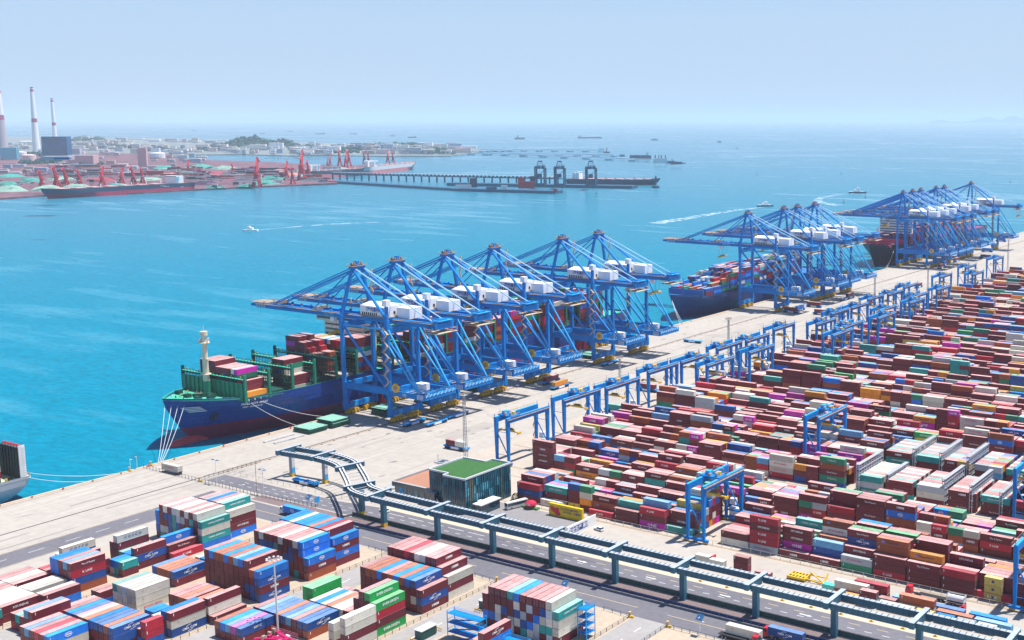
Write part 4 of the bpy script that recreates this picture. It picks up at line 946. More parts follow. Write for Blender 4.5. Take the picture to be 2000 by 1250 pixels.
for i, (px, py, al, load) in enumerate(AG):
    o = agv if fa else copy_tree(agv); fa = False
    p = P(px, py); o.location = (p.x, p.y, .01); rz = R(90) if al else 0; o.rotation_euler = (0,0,rz)
    lab = agl[i] if i < len(agl) else (('unloaded' if not load else 'carrying ' + ' and '.join(CC[c][0] for c in load) + (' boxes' if len(load) > 1 else ' box')) + ', ' + ordn(i-9) + ' farther along the apron')
    tag(o, 'low blue guided vehicle ' + lab, 'guided vehicle', 'guided vehicles on the apron')
    for k, c in enumerate(load):
        L = 6.06 if len(load) > 1 else (12.19 if i != 5 else 12.19)
        off = 0 if len(load) == 1 else (-3.1 if k == 0 else 3.1)
        add_stack(p.x + (0 if al else off), p.y + (off if al else 0), 1.98, L, 'y' if al else 'x', c, 'riding on guided vehicle ' + (agl[i] if i < len(agl) else ordn(i-9) + ' along the apron'), 'containers riding on guided vehicles', 0)
# ---------------------------------------------------------------- elevated trestle over the road
TT = 13.2
tr = root('elevated_trestle', 'blue-grey elevated twin-girder trestle on single columns, curving beside the glass office', 'trestle', (200, 320, 0))
ctr = [(70.5, 345.6, 0.0), (91.5, 347.2, 0.0), (115.5, 341.6, R(-14)), (140.5, 324.6, R(-20)), (155.8, 320.6, 0.0)] + [(160.4+25.8, 320.3, 0)] + [(217.5+28.55*k, 320.3, 0) for k in range(0, 9)]
ctr[5] = (188.9, 320.3, 0)
def tpart(n, f):
    mb = MB(); f(mb); mb.v = [(x-200, y-320, z) for x, y, z in mb.v]; return mb.build(n, tr)
for i, (x, y, a) in enumerate(ctr):
    ux, uy = -math.sin(a), math.cos(a)
    def head(mb):
        p = Vector((x - ux*6.6, y - uy*6.6, TT-1.0)); q = Vector((x + ux*6.6, y + uy*6.6, TT-1.0))
        mb.beam(p, q, 1.5, 2.0, M_steel)
        mb.beam(p + Vector((0,0,1.03)), q + Vector((0,0,1.03)), 1.7, .06, M_steelT)
        mb.beam((x - ux*3, y - uy*3, TT-2.4), (x + ux*3, y + uy*3, TT-2.4), 1.2, .8, M_steel)
    tpart('cross_head', head)
for i, (x, y) in enumerate([(72.3, 345.6), (93.7, 346.2), (141.5, 324.6), (160.2, 319.2)] + [(189.3+28.55*k, 319.6) for k in range(10)]):
    def colm(mb):
        mb.box(x-.95, x+.95, y-.85, y+.85, 0, TT-2.8, M_steel if i > 1 else mat('column_grey', (.30,.31,.36), .6))
        if i < 4: mb.box(x-1.02, x+1.02, y-.92, y+.92, 0, 1.5, M_yel)
        if i < 2: mb.box(x+.95, x+.98, y-.8, y+.8, 4.2, TT-3, M_lgrey); mb.box(x+.95,x+.985,y-.8,y+.8,1.6,4,M_craneL)
    tpart('column', colm)
def girder(pts, open_top):
    def f(mb):
        for a, b in zip(pts, pts[1:]):
            a, b = Vector((a[0], a[1], TT-1.55)), Vector((b[0], b[1], TT-1.55))
            mb.beam(a, b, .16, 2.0, M_steel)
            d = (b-a).normalized(); nrm = Vector((-d.y, d.x, 0))*1.35
            if not open_top: mb.beam(a+nrm*.5+Vector((0,0,1.05)), b+nrm*.5+Vector((0,0,1.05)), 1.5, .07, M_steelT)
            mb.beam(a+nrm, b+nrm, .16, 2.0, M_steel)
            L = (b-a).length; n = max(1, int(L/1.9))
            for k in range(n+1):
                c = a + d*(L*k/n)
                mb.beam(c - nrm*.12 + Vector((0,0,-.95)), c - nrm*.12 + Vector((0,0,.95)), .12, .12, M_steel)
                mb.beam(c - nrm*.1 + Vector((0,0,1.16)), c + nrm*1.1 + Vector((0,0,1.16)), .12, .12, M_dark if not open_top else M_lgrey)
                if k % 2 == 0: mb.beam(c + nrm*1.2 + Vector((0,0,1.0)), c + nrm*1.2 + Vector((0,0,1.6)), .08, .08, M_lgrey)
            if open_top:
                for o in (0, 1): mb.beam(a+nrm*o+Vector((0,0,1.05)), b+nrm*o+Vector((0,0,1.05)), .6, .08, M_lgrey)
    return f
def off(x, y, a, d): return (x - math.sin(a)*d, y + math.cos(a)*d)
for i in range(len(ctr)-1):
    (x0,y0,a0), (x1,y1,a1) = ctr[i], ctr[i+1]
    for d in (-4.9, 3.2):
        p, q = off(x0,y0,a0,d), off(x1,y1,a1,d)
        if 1 <= i <= 3:
            t0 = [(1, 0), (.62, -.78), (.62, -.78)][i-1] if False else None
            ang = [R(-2), R(-34), R(-38), R(-4)]; u0, u1 = ang[i-1], ang[i]; L = math.dist(p, q); pts = []
            for k in range(7):
                t = k/6; h00, h10, h01, h11 = 2*t**3-3*t*t+1, t**3-2*t*t+t, -2*t**3+3*t*t, t**3-t*t
                pts.append((h00*p[0]+h10*L*math.cos(u0)+h01*q[0]+h11*L*math.cos(u1), h00*p[1]+h10*L*math.sin(u0)+h01*q[1]+h11*L*math.sin(u1)))
            tpart('girder', girder(pts, True))
            if d < 0:
                keep = pts
            else:
                def ties(mb):
                    for a, b in zip(keep, pts): mb.beam((a[0],a[1],TT-1.2), (b[0],b[1],TT-1.2), .18, .18, M_lgrey)
                tpart('cross_tie', ties)
        else: tpart('girder', girder([(p[0]+.9,p[1]),(q[0]-.9,q[1])], False))

# ---------------------------------------------------------------- glass office with a green roof
of = root('office_building', 'glass-fronted office with bright green turf roof beside the trestle', 'office building', (165, 360, 0))
M_cw = mat('curtain_glass', (.01,.11,.16), .12, .35, .22, spec=.9, var2=.3, scale2=.9); M_cw2 = mat('curtain_glass_dark', (.006,.04,.07), .15, .3, .3, spec=.9)
M_cwL = mat('curtain_glass_pale', (.08,.38,.48), .2, .3, .5, spec=.9); M_fin = mat('fin_teal', (.03,.20,.25), .4)
def opart(n, f, par=None):
    mb = MB(); f(mb); mb.v = [(x-165, y-360, z) for x, y, z in mb.v] if par is None else [(x-165, y-360, z) for x, y, z in mb.v]; return mb.build(n, par or of)
HB = 14.6
poly = [(155,349.6),(166.2,349.6),(166.2,346.4),(178.2,346.4),(178.2,374.5),(167.6,374.5),(167.6,370.2),(155,370.2)]
def inset(pl, d):
    cx, cy = 166.5, 360; return [(x + (d if x < cx else -d), y + (d if y < cy else -d)) for x, y in pl]
body = opart('facade', lambda mb: mb.prism(poly, 0, HB, M_cw2))
opart('turf_roof', lambda mb: mb.prism(inset(poly, .55), HB-.4, HB+.12, mat('turf_green', (.03,.115,.025), .9, .25, .8, var2=.2, scale2=4)))
def para(mb):
    for a, b in zip(poly, poly[1:]+poly[:1]): mb.beam((a[0],a[1],HB+.35),(b[0],b[1],HB+.35),.5,.7,M_lgrey)
opart('parapet', para)
q = random.Random(9)
def fac(mb):
    for k in range(22):
        y = 346.7 + k*1.265
        for fl in range(4):
            z = .4 + fl*3.5; m = q.choice([M_cw, M_cw, M_cwL, M_cw2, M_cw2, M_cwL])
            if k in (2, 3, 17): m = mat('bronze_screen', (.16,.13,.06), .4, .5, 1.2)
            mb.box(178.2, 178.26, y, y+1.1, z, z+3.3, m)
        mb.box(178.2, 178.6, y-.14, y-.04, .2, HB, M_fin)
opart('window', fac)
def fac2(mb):
    for x0, x1, y in ((155.3,166.0,349.6),(166.5,178.1,346.4)):
        n = int((x1-x0)/1.25)
        for k in range(n):
            for fl in range(4):
                x = x0 + k*(x1-x0)/n; z = .4+fl*3.5
                mb.box(x, x+1.05, y-.06, y, z, z+3.2, q.choice([M_cw, M_cw2, M_cw2]))
            mb.box(x-.1, x-.02, y-.2, y, .2, HB, M_fin)
opart('window', fac2)
def wing(mb):
    mb.box(133,155-.05,350.5,371,0,5.6,M_cw2,mat('terrace_tan',(.36,.17,.11),.8,.1)); mb.box(155-.05,160,347.2,349.55,0,5.6,M_cw2,M_grey)
    mb.box(132.6,160,349.3,350.48,4.2,6.3,M_cw2,M_grey); mb.box(132.6,133,350.5,371.2,4.4,6.5,M_grey); mb.box(133,155,371.02,371.3,5.6,6.6,M_wood)
    for k in range(6): mb.box(134+3.5*k,136.8+3.5*k,350.4,350.48,.4,4.0,M_cw)
    mb.beam((156,349.3,5.9),(161,348.2,2.2),.5,.4,M_lgrey); mb.box(136,138,350.2,350.4,1.5,4.2,M_craneL)
opart('low_wing', wing)
opart('entrance_canopy', lambda mb: (mb.box(180.2,185.0,348.5,360.8,4.0,4.4,M_lgrey), mb.box(180.6,184.6,349,360.3,0,4.0,M_cw2), mb.box(178.7,180.2,353,355,3.9,4.2,M_lgrey)))
tag(MB().tube((138,371.8,0),(138,371.8,13.5),.12,M_grey,6).build('flag_pole'), 'thin grey pole standing behind the tan terrace of the office', 'pole')
for i, (px, py) in enumerate([(767,952),(862,902)]):
    p = P(px,py); m = MB(); m.lathe([(3.2,.0),(3.2,.5),(2.6,.6),(2.4,.3)], M_grey, n=20); m.build('round_planter', None, p); tag(bpy.data.objects[[o.name for o in bpy.data.objects if o.name.startswith('round_planter')][-1]], ['round concrete planter ring beside the low office wing','round concrete ring behind the green-roofed office'][i], 'planter')

# ---------------------------------------------------------------- fences, hedge, walls
def fence(name, pts, h, label, m, sp=3.0, rails=(.15,.95), panel=None, cat='fence'):
    f = root(name, label, cat, (pts[0][0], pts[0][1], 0)); mr = MB(); pm = MB().box(-.07,.07,-.07,.07,0,h,m).mesh('post')
    for (x0,y0), (x1,y1) in zip(pts, pts[1:]):
        L = math.dist((x0,y0),(x1,y1)); n = max(1, int(L/sp))
        for k in range(n+1):
            x, y = x0+(x1-x0)*k/n-pts[0][0], y0+(y1-y0)*k/n-pts[0][1]; po = bpy.data.objects.new('post', pm); col.objects.link(po); po.parent = f; po.location = (x, y, 0)
        for r_ in rails: mr.beam((x0-pts[0][0],y0-pts[0][1],h*r_),(x1-pts[0][0],y1-pts[0][1],h*r_),.07,.08,m)
        if panel: mr.beam((x0-pts[0][0],y0-pts[0][1],h*.5),(x1-pts[0][0],y1-pts[0][1],h*.5),.03,h*.78,panel)
    mr.build('rail', f); return f
M_fence = mat('fence_dark', (.05,.07,.09), .6)
M_mesh = mat('fence_mesh_green', (.02,.08,.08), .8, .4, .8)
fence('blue_barrier', [(140,314),(400,314)], 1.5, 'low navy panel barrier with pale posts along the yard road', mat('barrier_post',(.15,.25,.40),.6), 3.0, (.97,), mat('barrier_navy',(.012,.05,.17),.5))
fence('mesh_fence', [(140,320.9),(420,320.9)], 2.2, 'dark mesh fence with small shrubs along the main road under the trestle', M_fence, 3.2, (.05,.95), M_mesh)
q = random.Random(31)
he = MB()
for k in range(900):
    x = q.uniform(140, 420); y = q.uniform(321.25, 322.2); z = q.uniform(.1, 1.15); s = q.uniform(.12,.34); a = q.uniform(0, 6.28)
    dx, dy, dz = s*math.cos(a), s*math.sin(a), s*q.uniform(-.6,.6)
    he.add([(x-dx,y-dy,z-dz),(x+dx*.3,y-dy*.6,z+s),(x+dx,y+dy,z+dz),(x-dx*.3,y+dy*.6,z-s*.4)], [(0,1,2,3)], q.choice([mat('shrub_a',(.03,.12,.05),.8), mat('shrub_b',(.02,.08,.05),.8), mat('shrub_c',(.06,.17,.06),.8)]))
tag(he.build('hedge_leaves'), 'thin strip of dark green shrubs growing along the mesh fence', 'hedge', kind='stuff')
fence('rail_fence', [(196,368.7),(420,368.7)], 1.9, 'pale wire fence on posts between container stacks and road yard', mat('fence_pale',(.55,.50,.44),.7), 4.2, (.1,.95))
fence('quay_fence', [(2,318.2),(84,318.2),(118,320.6)], 1.8, 'dark bar fence crossing the quay apron beside the white trailer', M_fence, 2.4, (.2,.9))
fence('apron_fence', [(41.6,322),(41.2,352)], 1.5, 'short rail fence between apron and main road end', M_fence, 2.4)
fence('road_fence', [(44,333.2),(118,334.4),(138,337)], 1.6, 'light fence on tan verge under the curved trestle', mat('fence_pale',(.55,.5,.44)), 4.0, (.95,))
for i, (x, y0, w_) in enumerate([(129.0,170,'beside maroon and blue stack'),(184.9,170,'beside the floodlight mast block'),(239.0,180,'beside the orange-roofed block'),(296.5,255,'beside the blue stair tower')]):
    fence('lane_fence', [(x,y0),(x,298.2),(x-11,298.9)], 1.3, 'low dark rail fence along a yard lane ' + w_, M_fence, 3.0, (.5,.95))
fence('lane_fence', [(311,250),(311,298.2),(420,299)], 1.3, 'low dark rail fence around the empty corner plot', M_fence, 3.0, (.5,.95))
for i, (x, y, w_) in enumerate([(238.6,298.6,'at the end of the orange-roofed block fence'),(296.4,298.6,'at the end of the stair tower fence'),(311.2,298.8,'at the empty corner plot'),(0.9,322.5,'on the quay edge by the mooring ropes'),(43,318.8,'where the quay fence meets the road'),(0.9,311.8,'on the quay edge beyond the first bollard')]):
    m = MB(); m.box(-.5,.5,-.5,.5,0,.5,M_yel); m.tube((0,0,.5),(0,0,1.7),.25,M_yel,8); m.lathe([(.45,0),(.5,.25),(.1,.4)], M_yel, (0,0,1.7), 8); m.box(.5,1.5,-.3,.3,0,.7,M_yel)
    tag(m.build('yellow_bollard', None, (x,y,0)), 'squat yellow bollard ' + w_, 'bollard', 'yellow bollards')
for k in range(48):
    y = 200 + 13.4*k
    if y > 790: break
    m = MB(); m.lathe([(.45,0),(.3,.15),(.28,.6),(.5,.75),(.42,.95)], M_rust if k % 3 else M_red, n=8); tag(m.build('mooring_bollard', None, (1.9,y,0)), 'small mooring bollard on the quay kerb', 'mooring bollard', 'mooring bollards along the quay edge')
bb = root('billboard', 'yellow billboard with red map shape and dark writing beside the stacks', 'billboard', (216.6, 364.6, 0))
MB().box(-8.6,8.6,-.6,.6,.02,5.2,mat('billboard_yellow',(.78,.50,.01),.5)).build('board', bb)
m = MB(); m.prism([(-8,-.62),(-2.3,-.62),(-2.3,-.66),(-8,-.66)], .3, .31, M_red)
shape = [(-8,4.0),(-6.9,4.2),(-5.4,3.6),(-4.0,3.9),(-3.1,3.4),(-3.4,2.6),(-2.4,1.5),(-2.8,.7),(-4.6,.5),(-6.0,1.6),(-7.4,2.0)]
m = MB(); m.add([(x,-.63,z) for x, z in shape], [tuple(range(len(shape)))], M_red); m.build('map_emblem', bb)
m = MB(); letter(m, '挺膺担当 奋楫争先', (2.2,-.63,3.7), .8, LM[4]); m.build('lettering', bb)
m = MB(); letter(m, '自动化码头 · 智慧港口', (3.4,-.63,2.5), .7, LM[4]); m.build('lettering', bb)
ww = root('sign_wall', 'white wall with navy panel of white characters facing the road yard', 'sign wall', (231.9, 355.2, 0))
MB().box(-.25,.25,-9,9,0,4.4,M_white).build('wall', ww)
MB().box(.25,.30,-7.5,3.5,1.1,3.5,mat('panel_navy',(.01,.05,.25),.5)).build('panel', ww)
m = MB(); letter(m, '安全生产 高效', (.32,-2,2.3), 1.5, M_white, '+x'); m.build('lettering', ww)
fl = root('flower_display', 'red oval flower display with white characters on green base', 'flower display', (196.2, 369.6-3.2, 0))
m = MB(); m.lathe([(.2,0),(2.0,.4),(2.6,1.2),(2.2,2.0),(1.2,2.6),(.1,2.8)], mat('flower_red',(.45,.01,.05),.8,.3,3), (0,0,.7), 14); m.build('oval', fl)
MB().box(-4,4,-1,1,0,.8,mat('planter_green',(.08,.20,.05),.8,.3,2)).build('planter', fl)
m = MB(); letter(m, '新旧动能', (0,-2.65,2.5), .7, M_white); m.build('lettering', fl)
bu = MB(); q2 = random.Random(4)
for k in range(500):
    a, b, r_ = q2.uniform(0,6.28), q2.uniform(0,1), q2.uniform(1.4,2.2)
    x, y, z = r_*math.cos(a)*math.sqrt(1-b*b*.8), r_*math.sin(a)*math.sqrt(1-b*b*.8), .3+b*2.6; s = .22
    bu.add([(x-s,y,z),(x,y-s,z+s*.4),(x+s,y,z+s),(x,y+s,z-s*.2)], [(0,1,2,3)], [mat('shrub_d',(.10,.12,.07),.9), mat('shrub_e',(.07,.09,.05),.9)][k%2])
tb = root('round_shrub', 'round clipped shrub between the glass office and the bus', 'shrub', (183.5, 371.5, 0)); bu.build('crown', tb); MB().tube((0,0,0),(0,0,1.2),.15,M_rust,6).build('trunk', tb)

# ---------------------------------------------------------------- masts and lamps
def lattice(name, p, h, label, cat='light mast'):
    t = root(name, label, cat, p); m = MB(); w0, w1 = 1.25, .8
    for sx in (-1,1):
        for sy in (-1,1): m.beam((sx*w0/2,sy*w0/2,0),(sx*w1/2,sy*w1/2,h),.2,.2,M_grey)
    n = int(h/1.6)
    for k in range(n):
        z0, z1 = h*k/n, h*(k+1)/n; a = (w0+(w1-w0)*k/n)/2; b = (w0+(w1-w0)*(k+1)/n)/2; s = 1 if k % 2 else -1
        m.beam((-a*s,-a,z0),(b*s,-b,z1),.1,.1,M_lgrey); m.beam((a,-a*s,z0),(b,b*s,z1),.1,.1,M_lgrey); m.beam((a*s,a,z0),(-b*s,b,z1),.1,.1,M_grey); m.beam((-a,a*s,z0),(-b,-b*s,z1),.1,.1,M_grey)
    m.build('mast', t)
    m = MB(); m.box(-1.6,1.6,-1.6,1.6,h,h+.2,M_grey)
    for k in range(4): 
        for s in (-1,1): m.cbox(-1.3+.85*k, s*1.5, h+.5, .5, .4, .6, M_wood); 
    for s in (-1,1): m.box(-1.6,1.6,s*1.6-.05,s*1.6+.05,h+1.2,h+1.3,M_grey); m.box(s*1.6-.05,s*1.6+.05,-1.6,1.6,h+1.2,h+1.3,M_grey)
    m.build('lamp_platform', t)
for i, (px, py, top, wd) in enumerate([(910,898,772,'behind the green-roofed office'),(1211,750,700,'opposite the fifth quay crane'),(1423,692,624,'in the middle of the apron'),(1708,602,543,'opposite the navy ship'),(1812,570,522,'near the far yard cranes'),(1968,528,470,'at the far right of the apron'),(1580,655,590,'between mid-apron vehicles')][:6]):
    p = P(px,py); lattice('lattice_mast', p, hgt(p, top), 'pale lattice light mast standing ' + wd)
def lamp_head(m, h, n=10):
    for k in range(n):
        a = 2*math.pi*k/n; m.tube((0,0,h-.2),(2.0*math.cos(a),2.0*math.sin(a),h+.1),.06,M_grey,4); m.cbox(2.2*math.cos(a),2.2*math.sin(a),h-.2,.6,.6,.35,M_lgrey)
fm = root('floodlight_mast', 'tall slim floodlight mast with ring of lamps among nearest stacks', 'floodlight mast', (207.6, 231.3, 0))
MB().tube((0,0,0),(0,0,24.6),.34,M_lgrey,8,.2).build('mast', fm); m = MB(); lamp_head(m, 24.8); m.build('lamp_ring', fm)
def solar(px, py, top, label):
    p = P(px,py); h = hgt(p, top)-.6; t = root('solar_lamp', label, 'street lamp', p, 0, 'solar street lamps'); MB().tube((0,0,0),(0,0,h),.11,M_white,6).build('pole', t)
    m = MB(); m.add([(-1.2,-.9,h-.5),(1.2,-.9,h-.5),(1.2,.9,h+.9),(-1.2,.9,h+.9),(-1.2,-.85,h-.58),(1.2,-.85,h-.58),(1.2,.95,h+.82),(-1.2,.95,h+.82)], [(0,1,2,3),(7,6,5,4),(0,4,5,1),(1,5,6,2),(2,6,7,3),(3,7,4,0)], mat('solar_panel',(.03,.10,.22),.2)); m.box(-.06,.06,-.95,1,h+.14,h+.24,M_white); m.build('solar_panel', t)
    MB().box(-.1,1.6,-.12,.12,h-1.2,h-1.05,M_white).build('lamp_arm', t)
solar(1367,1241,1203,'solar street lamp at the empty corner plot'); solar(1104,1152,1136,'solar street lamp behind the tall stair block'); solar(604,1001,968,'solar street lamp beside road under curved trestle')
def lamp(px, py, top, label, two=False):
    p = P(px,py); h = hgt(p, top); t = root('street_lamp', label, 'street lamp', p, 0, 'white street lamps'); MB().tube((0,0,0),(0,0,h),.1,M_white,6).build('pole', t)
    m = MB(); m.box(-.1,1.5,-.15,.15,h-.1,h+.06,M_white)
    if two: m.box(-1.9,-.1,-.15,.15,h-.1,h+.06,M_white); m.cbox(-1.6,0,h+.1,1.5,1.2,.08,mat('solar_panel',(.03,.1,.22))); m.cbox(1.3,0,h+.1,1.5,1.2,.08,mat('solar_panel',(.03,.1,.22)))
    m.build('lamp_head', t)
lamp(423,945,899,'white lamp with dark panels at the quay fence', True); lamp(475,972,946,'short white lamp on yellow foot beside the yard road'); lamp(255,918,897,'white lamp on the quay edge'); lamp(268,915,892,'white lamp post beside another at quay edge',True)
lamp(515,966,918,'white double lamp beside the main road end',True); lamp(600,1000,975,'white lamp near the blue sign board')
m = MB(); m.box(-.1,.1,-1.2,1.2,1.5,4,M_craneL); m.tube((0,0,0),(0,0,1.5),.1,M_grey,5); tag(m.build('notice_board', None, P(620,988)), 'small blue notice board beside the main road', 'notice board')
gb = MB(); gb.tube((0,0,0),(0,0,14),.12,M_rust,5); tag(gb.build('thin_pole', None, P(502,968)), 'thin brown pole at the quay end of the main road', 'pole')

# ---------------------------------------------------------------- stair towers, huts, hatch covers, racks
def frame_tower(x, y, z0, w_, d, h, n, label, rz=0):
    t = root('stair_tower', label, 'stair tower', (x,y,0), rz); m = MB()
    for a in (-w_/2,w_/2):
        for b in (-d/2,d/2): m.box(a-.1,a+.1,b-.1,b+.1,0,h,M_craneL)
    m.build('frame', t)
    for k in range(1,n+1):
        z = h*k/n-.9; m = MB(); m.box(-w_/2,w_/2,-d/2,d/2,z,z+.15,M_crane)
        for b in (-d/2,d/2):
            m.box(-w_/2,w_/2,b-.04,b+.04,z+.5,z+.58,M_crane); m.box(-w_/2,w_/2,b-.04,b+.04,z+1.0,z+1.08,M_craneL)
        for a in (-w_/2,w_/2): m.box(a-.04,a+.04,-d/2,d/2,z+1,z+1.08,M_craneL)
        m.build('landing', t)
        m = MB(); m.beam((-w_/2+.4,0,z-h/n+.2),(w_/2-.4,0,z),.8,.15,M_crane); m.build('stair_flight', t)
frame_tower(293.4, 279.5, 0, 3.4, 4.4, 10.6, 4, 'blue steel stair tower standing against the tall stacked block')
frame_tower(263.2, 258.0, 0, 13.5, 3.2, 9.2, 3, 'wide blue steel access frame before the tall stacked block')
frame_tower(284.5, 257.0, 0, 8.5, 2.6, 6.4, 2, 'lower blue steel access frame cut by the bottom edge')
for px, py, wd in ((832,1243,'nearer the bottom edge'),(955,1185,'beside the tall stacked block')):
    p = P(px,py); t = root('lane_hut', 'dark green reefer hut with grey roof, ' + wd, 'hut', p, 0)
    m = MB(); m.box(-1.5,1.5,-3.2,3.2,.3,3.0,mat('hut_green',(.02,.09,.09),.5)); [m.box(1.5,1.55,-2.9+1.2*k,-2.1+1.2*k,.6,2.8,M_dgreen) for k in range(5)]; m.build('body', t)
    m = MB(); m.box(-1.7,1.7,-3.4,3.4,3.0,3.25,M_lgrey); m.build('roof', t)
    m = MB()
    for yy in (-5.2,5.2):
        m.box(-1.4,1.4,yy-.1,yy+.1,.9,1.1,M_yel)
        for xx in (-1.4,-.5,.5,1.4): m.tube((xx,yy,0),(xx,yy,1.2),.13,M_yel,6)
    m.build('guard_rail', t)
def hatch(x, y, n, label):
    t = root('hatch_cover_stack', label, 'hatch covers', (x,y,0), 0, 'green hatch covers stacked on the quay')
    for k in range(n):
        m = MB(); dx = (k % 2)*.5; z = .35+k*1.35; m.box(-6.4+dx,6.4+dx,-5.8,5.8,z+.3,z+1.0,M_dgreen,mat('cover_green',(.20,.42,.33),.7,.12,.4))
        for j in range(9): m.box(-6.3+1.5*j+dx,-6.0+1.5*j+dx,-5.9,5.9,z-.1,z+.28,M_green)
        for sx in (-1,1):
            for sy in (-1,1): m.cbox(sx*5.4+dx, sy*4.6, z+1.0, .5, .5, .3, M_grey)
        m.build('cover', t)
hatch(14.2,403.6,2,'green hatch covers piled two high nearest the bow'); hatch(15.0,417.8,3,'green hatch covers piled three high behind the nearest pile')
hatch(21,450,3,'green hatch covers under the nearest quay crane'); hatch(21,520,3,'green hatch covers under the third quay crane'); hatch(21,482,2,'green hatch covers under the second quay crane'); hatch(21,632,2,'green hatch covers under the fifth quay crane')
for k,(px,py) in enumerate([(545,857),(565,859)]):
    p = P(px,py); m = MB()
    for j in range(3): m.box(-.9+.6*j,-.6+.6*j,-9,9,.25,.7,M_lgrey); 
    for yy in (-8.6,-3,3,8.6): m.box(-1.0,1.0,yy-.2,yy+.2,.05,.24,M_wood)
    tag(m.build('spreader_bars', None, p), ['grey steel lifting bars lying nearer the quay edge','grey steel lifting bars lying next to others before hatch covers'][k], 'lifting bars')
m = MB()
M_rack = mat('rack_grey', (.42,.46,.50), .5, .1)
def reefer_rack(x, y0, y1, h, label):
    t = root('reefer_rack', label, 'reefer rack', (x,y0,0), 0, 'grey reefer racks among the stacks'); W = y1-y0; n = int(W/2.6)
    m = MB()
    for k in range(n+1):
        for xx in (-.55,.55): m.box(xx-.12,xx+.12,W*k/n-.12,W*k/n+.12,0,h,M_rack)
    m.build('frame', t)
    m = MB()
    for lv in range(int(h/2.75)):
        z = 2.6+2.75*lv; m.box(-.6,.6,0,W,z,z+.12,M_grey)
        for xx in (-.62,.62): m.box(xx-.04,xx+.04,0,W,z+1.0,z+1.1,M_lgrey); m.box(xx-.04,xx+.04,0,W,z-.35,z-.05,M_rack)
    m.build('walkway', t)
    m = MB(); m.box(-.9,.9,-.2,W+.2,h,h+.18,M_grey); m.build('roof', t)
for (x, bi, y0, y1, h, wd) in [(305.8,2,0,26,13,'nearest the navy-lettered white stack'),(318.6,3,0,26,14,'left of the tall teal stacks'),(318.9,2,2,24,10,'low one in front'),(331.4,3,0,26,14,'between the paired tall stacks'),(344.2,3,0,26,14,'right of the paired tall stacks'),(344.4,2,2,26,12,'before the lower right stacks'),(357.2,2,0,26,12,'among the lower right stacks'),(370,2,0,26,11,'farthest right of the lower stacks'),(357,4,0,26,14,'behind the paired tall stacks')]:
    reefer_rack(x, YB[bi]+1+y0, YB[bi]+1+y1, h, 'grey steel reefer rack rising above the boxes, ' + wd)

# ---------------------------------------------------------------- road vehicles
M_tyre = M_dark
def wheels(t, xs, w_, r=.5):
    for x in xs:
        for y in (-w_, w_):
            m = MB(); m.tube((x,y-.18,r),(x,y+.18,r),r,M_dark,12); m.tube((x,y-.2,r),(x,y+.2,r),r*.5,M_grey,8); m.build('wheel', t)
def truck(x, y, rz, cabm, label, body=None, blabel=None):
    t = root('truck', label, 'truck', (x,y,.01), rz)
    m = MB(); m.prism([(5.9,-1.22),(8.1,-1.22),(8.1,1.22),(5.9,1.22)], .7, 1.9, cabm); m.add([(5.95,-1.2,1.9),(8.05,-1.2,1.9),(8.05,1.2,1.9),(5.95,1.2,1.9),(6.0,-1.15,3.3),(7.7,-1.1,3.3),(7.7,1.1,3.3),(6.0,1.15,3.3)], [(0,1,5,4),(1,2,6,5),(2,3,7,6),(3,0,4,7),(4,5,6,7)], cabm); m.build('cab', t)
    m = MB(); m.add([(8.09,-1.05,2.0),(8.09,1.05,2.0),(7.8,1.0,3.1),(7.8,-1.0,3.1)], [(0,1,2,3)], M_glass); m.box(6.6,7.5,-1.24,-1.21,2.1,2.9,M_glass); m.box(6.6,7.5,1.21,1.24,2.1,2.9,M_glass); m.build('window', t)
    m = MB(); m.box(-6.5,5.8,-.5,.5,.85,1.1,M_dark); m.box(-6.5,3.5,-1.15,1.15,1.1,1.25,M_dark); m.build('chassis', t)
    wheels(t, (7.1,4.6,3.4,-3.6,-4.9), .98)
    if body: add_stack(x, y, 1.3, 12.19, 'x', body, blabel, 'containers riding on trucks', 0)
    return t
def trailer(x, y, rz, label, body, blabel, al='x'):
    t = root('trailer', label, 'trailer', (x,y,.01), rz); m = MB(); m.box(-6.3,6.3,-.55,.55,.95,1.2,M_dark); m.box(-6.2,6.2,-1.15,1.15,1.2,1.3,M_dark); m.build('chassis', t); wheels(t, (-5.2,-4,-2.8), .95)
    if body: add_stack(x, y, 1.35, 12.19, al, body, blabel, 'containers riding on trucks', 0)
truck(119.5, 308.9, R(180), M_white, 'white truck with blue box driving the yard road left of trestle', 'b', 'riding on the white truck by the trestle curve')
p = P(1490,1262); 
truck(P(1492,1250).x-7, 301.6, 0, M_red, 'red truck heading inland behind the off-white trailer box', None)
trailer(337.0, 303.4, 0, 'dark trailer under the long off-white box on yard road', 'w', 'riding on the trailer beside navy barrier')
truck(P(1520,1240).x+4.5, 308.9, R(180), M_red, 'red truck with navy box at the bottom edge of yard road', 'n', 'riding on the red truck at bottom edge')
trailer(20.5, 317.0+3.4, R(180), 'trailer parked along the dark quay fence under white box', 'w', 'riding on the trailer along the quay fence')
truck(P(1803,1178).x, 363.3, R(180), M_red, 'red truck pulling tank container chassis beside the rail fence', None)
tk = root('tank_container', 'silver tank container in a steel frame beside the rail fence', 'tank container', (P(1868,1182).x, 362.4, 0))
m = MB(); m.tube((-2.8,0,2.5),(2.8,0,2.5),1.1,M_lgrey,16); m.build('tank', tk)
m = MB()
for x in (-3,3):
    for y in (-1.2,1.2): m.box(x-.08,x+.08,y-.08,y+.08,1.2,3.8,M_lgrey)
    m.box(x-.07,x+.07,-1.1,1.1,3.65,3.78,M_lgrey); m.beam((x,-1.1,1.3),(x,1.1,3.6),.1,.1,M_lgrey)
